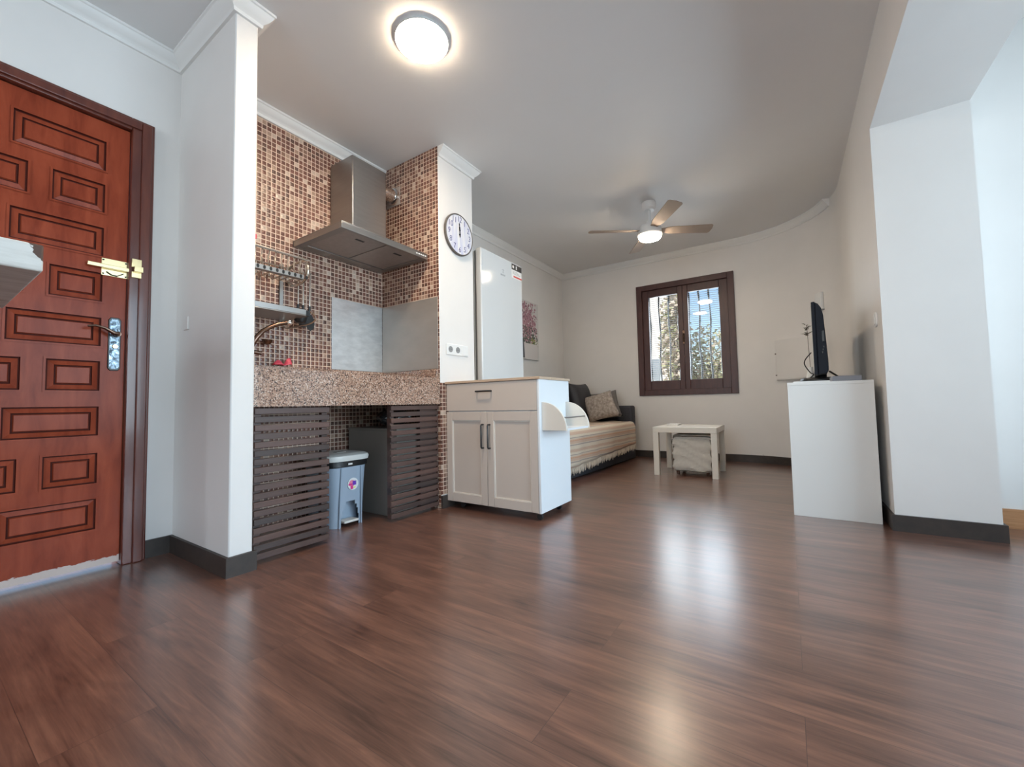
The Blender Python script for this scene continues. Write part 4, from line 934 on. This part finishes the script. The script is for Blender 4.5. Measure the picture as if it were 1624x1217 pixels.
# local: screen faces -x, width along y, height z
TW, T0, T1 = 0.40, 0.055, 0.535
m_ = MB(); m_.box(-0.035, -0.014, -TW, TW, T0, T1); fb = m_.build('bezel', TVB, tv, bevel=0.005, seg=2)
MB().box(-0.0355, -0.035, -TW+0.02, TW-0.02, T0+0.03, T1-0.02).build('screen', SCREEN, fb, smooth=False)
prof3 = [(-0.014, T0+0.004), (-0.014, T1-0.004), (0.002, T1-0.015), (0.018, T1-0.045), (0.027, T1-0.095), (0.034, T0+0.24), (0.040, T0+0.10), (0.040, T0+0.03), (0.030, T0+0.008)]
bk = MB().prism(prof3, 'y', -TW+0.004, TW-0.004).build('back_shell', TVB, tv, bevel=0.004, seg=2, angle=20)
m_ = MB(); m_.box(0.008, 0.0085, 0, 0.001, 0, 0.001)
m_ = MB(); m_.box(0.014, 0.026, -TW+0.001, -TW+0.004, T0+0.215, T0+0.285)
for k in range(3): m_.box(0.010+0.004*k, 0.016+0.004*k, -TW+0.001, -TW+0.004, T0+0.14+0.018*k, T0+0.150+0.018*k)
m_.build('ports', BLACK, bk)
MB().box(-0.012, 0.035, -0.05, 0.05, 0.012, T0+0.02).build('neck', BLACK, tv, bevel=0.004)
MB().prism([sup(2*pi*k/40, 0.125, 0.20, 2.6) for k in range(40)], 'z', 0.0, 0.048).build('foot', BLACK, tv, bevel=0.016, seg=3)
rx = MB().box(0.225, 0.36, 3.10, 3.30, KZ, KZ+0.032).build('set_top_box', mat('grey_blue_plastic', (0.22, 0.23, 0.27), 0.4), bevel=0.004); tag(rx, 'flat grey set-top box on the cabinet beside the television', 'set-top box')
tag(MB().box(0.03, 0.21, 3.06, 3.20, KZ, KZ+0.006).build('paper_pad', PLW), 'thin white sheet at the front edge of the cabinet top', 'paper')
tag(MB().tube(smooth([(0.250, 3.62, 0.885), (0.27, 3.55, 0.86), (0.30, 3.46, 0.825), (0.325, 3.40, 0.803), (0.36, 3.42, 0.803)]), 0.006, 8).build('power_cable', BLACK), 'thick black cable behind the television by the set-top box', 'cable')
tag(MB().tube(smooth([(0.163, 3.90, 1.05), (0.125, 3.92, 1.0), (0.120, 3.93, 0.96), (0.15, 3.92, 0.90), (0.17, 3.91, 0.88), (0.13, 3.95, 0.84), (0.118, 3.97, 0.803)]), 0.004, 8).build('aerial_cable', BLACK), 'thin looping black cable left of the television', 'cable')
# little plant behind the tv
pt = thing('dried_plant', 'small dried spiky plant in a vase behind the television', 'plant', (0.165, 4.197, KZ))
MB().lathe([(0.0, 0), (0.028, 0), (0.034, 0.04), (0.026, 0.10), (0.016, 0.14), (0.018, 0.16), (0.012, 0.16), (0, 0.15)], seg=20).build('vase', WHITEL, pt)
m_ = MB(); random.seed(9)
for k in range(18):
    a = random.uniform(0, 2*pi); e = random.uniform(0.3, 1.4); L = random.uniform(0.025, 0.05); b = Vector((-0.01+random.uniform(-0.015, 0.01), 0, random.uniform(0.42, 0.51)))
    m_.tube([b, b+Vector((cos(a)*cos(e)*L*0.6, sin(a)*cos(e)*L*0.6, sin(e)*L*0.5)), b+Vector((cos(a)*L*0.9, sin(a)*L*0.9, sin(e)*L*0.6))], [0.002, 0.003, 0.0006], 5)
m_.tube([(0, 0, 0.14), (-0.006, 0, 0.36), (-0.01, 0, 0.51)], 0.002, 5); m_.build('twigs', mat('dry_twig', (0.10, 0.08, 0.06), 0.8), pt)
# fuse box on the rounded corner
a0 = radians(40); nx, ny = sin(a0), cos(a0)
fx, fy = cxr+RC*nx, cyr+RC*ny
fb_ = thing('fuse_box', 'flat white fuse box on the rounded wall corner behind the television', 'fuse box', (fx-nx*0.052, fy-ny*0.052, 1.115), rz=-a0)
MB().box(-0.25, 0.25, 0, 0.06, -0.215, 0.215).build('box', WALL, fb_, bevel=0.004)
MB().box(-0.238, 0.235, -0.006, 0.0, -0.205, 0.205).build('cover', WALL, fb_, bevel=0.003)
for zz in (-0.16, 0.07): MB().lathe([(0, -0.010), (0.006, -0.010), (0.006, 0.0), (0, 0.0)], (-0.243, 0, zz), 'y', 10).build('hinge_pin', BRONZE, fb_)
a1 = radians(58); tx, ty = cxr+RC*sin(a1), cyr+RC*cos(a1)
th_ = thing('wall_thermostat', 'slim white unit high on the rounded wall corner above the television', 'thermostat', (tx-sin(a1)*0.034, ty-cos(a1)*0.034, 1.635), rz=-a1)
MB().box(-0.04, 0.04, 0, 0.03, -0.085, 0.085).build('shell', PLW, th_, bevel=0.006)
MB().box(-0.042, 0.042, -0.006, 0.03, -0.092, -0.080).build('lip', SOCK, th_)
sw = thing('light_switch', 'white oval light switch on the right wall near the pier', 'switch', (XR, 3.115, 1.142))
MB().prism([sup(2*pi*k/32, 0.042, 0.042, 3.2) for k in range(32)], 'x', -0.008, 0.0).build('plate', PLW, sw, bevel=0.002)
MB().prism([sup(2*pi*k/32, 0.026, 0.030, 4) for k in range(32)], 'x', -0.012, -0.008).build('rocker', PLW, sw, bevel=0.002)
